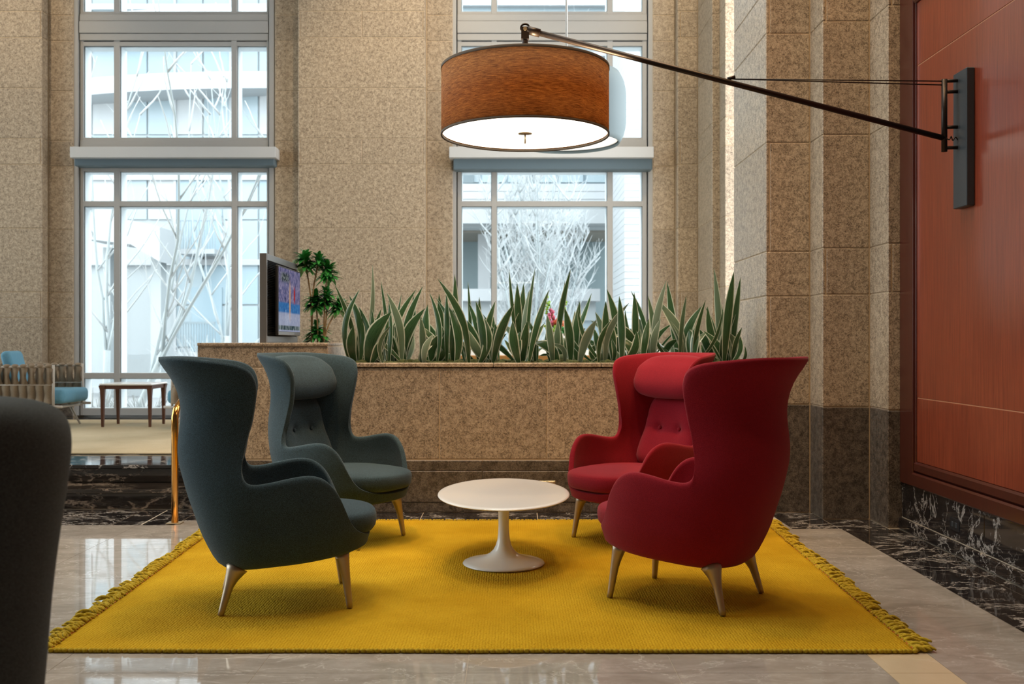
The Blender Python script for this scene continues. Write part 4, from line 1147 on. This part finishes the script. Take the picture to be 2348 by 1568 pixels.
def cluster(name, mat, x, y, r, n, el=(1, 1, 1)):
    mb = MB(); c_ = px3(x, y)
    for _ in range(n):
        d = Vector((fr2.gauss(0, 1), fr2.gauss(0, 1), fr2.gauss(0, 1))); d.normalize(); d *= r*0.8
        mb.ball((c_.x+d.x*el[0], c_.y+d.y*el[1], c_.z+d.z*el[2]), r*0.38, 6, 4)
    mb.build(name, mat, bq, True)
cluster('snapdragon', 'petal_pink', 1264, 728, 0.05, 16, (0.6, 0.6, 1.8))
cluster('coral_rose', 'petal_coral', 1281, 743, 0.055, 26)
cluster('green_bloom', 'green_bell', 1269, 757, 0.05, 20); cluster('green_bloom', 'green_bell', 1256, 749, 0.035, 12)
cluster('bell_spike', 'green_bell', 1255, 698, 0.035, 16, (0.7, 0.7, 3.2)); cluster('bell_spike', 'green_bell', 1296, 702, 0.03, 12, (0.7, 0.7, 2.4))
cluster('foliage', 'leaf_dark', 1290, 762, 0.07, 26)
# white ledge under the second window
lg = box('window_ledge', PX(1010, 12.2), PX(1540, 12.2), 12.05, 12.40, RZ+.5, PZ(802, 12.1)-.0, 'ceramic', None, 0.006)
lg.location.z = 0; tag(lg, 'white ledge under the window behind the planter', 'ledge')
lgs = box('ledge_body', PX(1020, 12.2), PX(1530, 12.2), 12.10, 12.40, RZ, RZ+.5, 'granite', lg)

# ================================================================== BRASS HANDRAIL at the steps
hr = thing('handrail', 'polished brass handrail standing at the foot of the marble steps', 'handrail', (PX(401, 6.78), 6.78, 0))
pts = [(0, 0, 0.006), (0, 0, 0.70)]
for k in range(1, 8):
    a = k/8*1.25; pts.append((0.0, 0.10*(1-math.cos(a)), 0.70+0.10*math.sin(a)))
pts += [(-0.01, 0.20, 0.84), (-0.05, 0.75, 1.02), (-0.05, 0.95, 1.035)]
MB().tube(pts, 0.0235, 16).build('rail_tube', 'brass', hr, True)
box('foot_plate', -0.05, 0.05, -0.04, 0.04, 0.0005, 0.008, 'brass_plate', hr, 0.002)
MB().tube([(-0.05, 0.95, RZ), (-0.05, 0.95, 1.035)], 0.0235, 12).build('rail_post', 'brass', hr, True)
# ================================================================== OUTSIDE THE WINDOWS
gd = struct(box('ground_outside', -60, 60, 12.95, 90, -1.2, -0.5, 'street'), 'pale paving of the street outside')
# ---- glass office building seen through the left window
YA = 34.0
ob = thing('office_building', 'pale blue glass office block seen through the left window', 'building', (-11, YA, -0.5))
MB().box(-30, -4.2, YA+.07, YA+10, -0.5, 14.4).build('wall', 'fac_pale', ob)
pw_, ph_ = 0.95, 1.45
gm = {}
for q, mt in enumerate(('fac_glass', 'fac_glass2', 'fac_white')):
    o = box('glass_panel', 0.03, pw_-.03, 0, 0.16, 0.03, ph_-.03, mt); gm[q] = o.data; bpy.data.objects.remove(o)
fr3 = random.Random(9)
for i in range(13):
    for j in range(10):
        x = -17.2+i*pw_; z = -0.4+j*ph_
        if x < -12.35 and z < 4.4: continue
        q = fr3.choice((0, 0, 0, 1, 1, 2)) if j % 3 else fr3.choice((0, 2))
        o = link(bpy.data.objects.new('glass_panel', gm[q]), ob); o.location = (x, YA, z)
for j in (0, 3, 5, 7, 9):
    z = -0.4+j*ph_
    box('floor_band', -17.3, -4.4, YA-.12, YA+.2, z-.10, z+.10, 'fac_white', ob)
for i in range(0, 14, 2): box('mullion', -17.2+i*pw_-.045, -17.2+i*pw_+.045, YA-.06, YA+.2, -0.5, 14.5, 'fac_white', ob)
# sweeping curved upper balconies
for j, z in enumerate((9.2, 11.3, 13.4)):
    v = []; f = []; n = 16
    for k in range(n+1):
        t = k/n; x = -17.5+10.5*t; yy = YA-0.5-0.9*math.sin(t*PI*0.9); zz = z+0.5*t
        v += [(x, yy, zz), (x, yy, zz+0.55), (x, YA+.1, zz+0.55), (x, YA+.1, zz)]
    for k in range(n):
        for q in range(4): a, b = k*4+q, k*4+(q+1) % 4; f.append((a, a+4, b+4, b))
    mesh('curved_balcony', v, f, 'fac_white', ob)
# stacked balconies with railings
for z in (0.9, 4.3):
    box('balcony_slab', PX(434, YA), PX(516, YA), YA-1.2, YA, z-.16, z, 'fac_white', ob)
    box('balcony_recess', PX(440, YA), PX(510, YA), YA-.05, YA+.02, z+.02, z+2.2, 'fac_glass2', ob)
    rl = MB(); xa, xb = PX(434, YA), PX(516, YA)
    for q in range(15): x = xa+(xb-xa)*q/14; rl.box(x-.012, x+.012, YA-1.18, YA-1.15, z, z+.95)
    rl.box(xa, xb, YA-1.2, YA-1.13, z+.93, z+1.0); rl.build('railing', 'fac_rail', ob)
worldkids(ob)
# ---- white canopy building left of it
wc = thing('canopy_building', 'white angular building with slanted canopy at far left outside', 'building', (-15, 30, -0.5))
Yc = 30.0
mesh('slanted_canopy', [P(180, 480, Yc), P(366, 520, Yc), P(366, 600, Yc), P(300, 560, Yc), P(180, 545, Yc)]+[P(180, 480, Yc)+Vector((0, 1.9, 0)), P(366, 520, Yc)+Vector((0, 1.9, 0)), P(366, 600, Yc)+Vector((0, 1.9, 0)), P(300, 560, Yc)+Vector((0, 1.9, 0)), P(180, 545, Yc)+Vector((0, 1.9, 0))],
     [(4, 3, 2, 1, 0), (5, 6, 7, 8, 9)]+[(k, (k+1) % 5, 5+(k+1) % 5, 5+k) for k in range(5)], 'fac_white', wc)
for a, b in ((318, 342), (205, 222)): box('column', PX(a, Yc), PX(b, Yc), Yc+1, Yc+1.5, -0.5, PZ(560, Yc), 'fac_pale', wc)
box('low_wall', PX(180, Yc), PX(366, Yc), Yc+2, Yc+2.3, -0.5, PZ(815, Yc), 'fac_pale', wc)
worldkids(wc)
# ---- white building with deep loggia seen through the right window
YB2 = 30.0
lb = thing('loggia_building', 'white building with deep shaded loggia seen through the right window', 'building', (1.3, YB2, -0.5))
def pb(nm, xa, xb, ya, yb, Ya, Yb, m): return box(nm, PX(xa, Ya), PX(xb, Ya), Ya, Yb, PZ(yb, Ya), PZ(ya, Ya), m, lb)
pb('upper_wall', 980, 1420, 421, 475, YB2, YB2+3, 'fac_pale')
yy = 421.0
while yy < 474: pb('cladding_board', 985, 1415, yy+.6, yy+17.4, YB2-.06, YB2+.1, 'fac_white'); yy += 18
pb('fascia_beam', 960, 1430, 475, 512, YB2-1.2, YB2, 'fac_white')
pb('beam_step', 960, 1430, 512, 522, YB2-.6, YB2+.1, 'fac_pale')
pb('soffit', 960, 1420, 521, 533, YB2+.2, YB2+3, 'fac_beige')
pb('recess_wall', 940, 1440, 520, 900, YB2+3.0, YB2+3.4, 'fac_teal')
pb('column', 1096, 1124, 515, 668, YB2+.6, YB2+1.2, 'fac_white')
pb('parapet_beam', 1000, 1376, 662, 690, YB2-2.0, YB2-1.2, 'fac_white')
pb('parapet_wall', 1000, 1366, 690, 735, YB2-1.7, YB2-1.2, 'fac_pale')
for k in range(5): pb('glass_panel', 1000+k*76, 1072+k*76, 737, 800, YB2-1.6, YB2-1.5, 'fac_glass')
pb('ground_wall', 1000, 1400, 802, 950, YB2-1.6, YB2-1.2, 'fac_white')
pb('upper_band', 980, 1420, 330, 421, YB2+.4, YB2+3, 'fac_glass2')
for k in range(7): pb('upper_window', 985+k*60, 1037+k*60, 345, 418, YB2+.3, YB2+.42, 'fac_glass')
for k in range(14): pb('louvre', 1062, 1086, 396+k*1.7, 397+k*1.7, YB2+.2, YB2+.32, 'fac_rail')
for k in range(14): pb('louvre', 1193, 1228, 396+k*1.7, 397+k*1.7, YB2+.2, YB2+.32, 'fac_rail')
for k in range(8): pb('storey_band', 980, 1420, 330-k*58, 330-k*58+30, YB2+.1, YB2+3, 'fac_white'); pb('storey_glazing', 985, 1415, 330-k*58-28, 330-k*58, YB2+.35, YB2+3, 'fac_glass')
worldkids(lb)
# ---- clapboard corner building
cbd = thing('clapboard_building', 'white clapboard corner building at the right of the right window', 'building', (4.3, 24, -0.5))
xa = PX(1432, 24.0)
MB().box(xa+.05, 7.2, 24.05, 27.3, -0.5, 12).build('wall', 'fac_pale', cbd)
hb = 0.163; cm = None
k = 0
while -0.5+k*hb < 9.6:
    if cm is None:
        o = mesh('clapboard', bv(xa, 7.25, 24.0, 27.2, 0.008, hb), BF, 'fac_white', cbd); 
        for q in (0, 1, 2, 3): 
            pass
        cm = o.data
    else: o = link(bpy.data.objects.new('clapboard', cm), cbd)
    o.location = (0, 0, -0.5+k*hb); k += 1
worldkids(cbd)
# ---- bare trees
def tree(name, label, base, h, limbs, seed, spread, lean=(0, 0), twigs=10, group='bare winter trees outside', tw_r=0.007, r0=0.062):
    rr = random.Random(seed); t = thing(name, label, 'tree', base, 0, group)
    tk = MB(); tw = MB()
    top = Vector((lean[0]*h*0.18, lean[1]*h*0.1, h*0.22))
    tk.tube([(0, 0, 0), top*0.5, top], [r0*1.25, r0*1.05, r0], 8); tk.build('trunk', 'bark', t, True)
    for li in range(limbs):
        a = (li+0.5)/limbs*2-1; mb = MB()
        d = Vector((a*spread+lean[0]*0.5+rr.uniform(-.08, .08), rr.uniform(-.3, .3), 1)).normalized()
        p = top*rr.uniform(0.55, 1.0); L_ = h*rr.uniform(0.65, 0.85); pts = [p.copy()]; dd = d.copy()
        for s in range(9):
            dd = (dd+Vector((rr.uniform(-.14, .14), rr.uniform(-.12, .12), 0.10))).normalized()
            p = p+dd*L_/9; pts.append(p.copy())
        rad = [r0*0.46*(1-k/9.6)+0.006 for k in range(10)]
        mb.tube(pts, rad, 6); mb.build('limb', 'bark', t, True)
        for k in range(1, 10):
            for b in range(2 if twigs > 4 else 1):
                q = pts[k]; az = rr.choice((-1, 1)); d2 = (Vector((az*rr.uniform(.4, .9), rr.uniform(-.5, .5), rr.uniform(.7, 1.2)))).normalized()
                L2 = h*rr.uniform(0.12, 0.26)*(1.15-k/14); p2 = [q]; c2 = q.copy()
                for s in range(5):
                    d2 = (d2+Vector((rr.uniform(-.2, .2), rr.uniform(-.2, .2), 0.13))).normalized(); c2 = c2+d2*L2/5; p2.append(c2.copy())
                tw.tube(p2, [0.016*(1-s/6)+tw_r*0.6 for s in range(6)], 4)
                for e in range(twigs):
                    q3 = p2[rr.randrange(1, 6)]; d3 = Vector((rr.uniform(-.8, .8), rr.uniform(-.5, .5), rr.uniform(.4, 1.2))).normalized()
                    L3 = h*rr.uniform(0.035, 0.085); m3 = q3+d3*L3*0.5+Vector((rr.uniform(-.03, .03), 0, 0.02)); 
                    tw.tube([q3, m3, q3+d3*L3+Vector((0, 0, 0.05))], [tw_r, tw_r*0.8, tw_r*0.4], 3, False)
    o = tw.build('twigs', 'twig', t, True); o['kind'] = 'stuff'
    return t
def gb(x, Y): return (PX(x, Y), Y, -0.5)
tree('bare_tree', 'bare pale tree in the left pane of the left window', gb(238, 18), 7.2, 3, 1, 0.25, (0.05, 0), 1)
tree('bare_tree', 'bare tree leaning right across the middle pane of the left window', gb(282, 17), 7.5, 4, 2, 0.42, (0.55, 0), 1)
tree('bare_tree', 'thin bare tree at the right of the left window', gb(520, 22), 8.5, 3, 3, 0.30, (0.0, 0), 1)
tree('bare_tree', 'white twiggy fan-shaped tree in the right window', gb(1205, 21), 5.4, 7, 4, 0.36, (0.05, 0), 10)
tree('bare_tree', 'second white twiggy tree right of the fan-shaped one', gb(1265, 22.5), 5.0, 6, 5, 0.42, (0.05, 0), 10)
tree('bare_tree', 'tall bare tree whose limbs cross the upper panes of the right window', gb(1215, 26), 9.5, 6, 6, 0.20, (0, 0), 3)
def bush(label, x, Y, r, h, seed, n=170):
    rr = random.Random(seed); mb = MB()
    for k in range(n):
        az = rr.uniform(0, 2*PI); s = rr.uniform(0.2, 1.0)
        p0 = Vector((rr.uniform(-.2, .2)*r, rr.uniform(-.2, .2)*r, 0)); p2 = Vector((math.cos(az)*s*r, math.sin(az)*s*r, h*rr.uniform(0.5, 1.0)))
        mb.tube([p0, p0.lerp(p2, 0.5)+Vector((0, 0, 0.15*h)), p2], [0.011, 0.009, 0.004], 3, False)
    o = mb.build('twiggy_bush', 'twig'); o.location = gb(x, Y); tag(o, label, 'bush', 'bare bushes outside the left window')
bush('bare twiggy bush under the far balcony', 480, 20, 1.3, 1.9, 1)
bush('bare twiggy bush at the foot of the leaning tree', 335, 14.6, 0.7, 1.0, 2)
bush('bare twiggy bush at the left end of the left window', 222, 14.4, 0.5, 1.1, 3)
bush('bare twiggy bush behind the side table', 400, 14.8, 0.6, 0.8, 4)
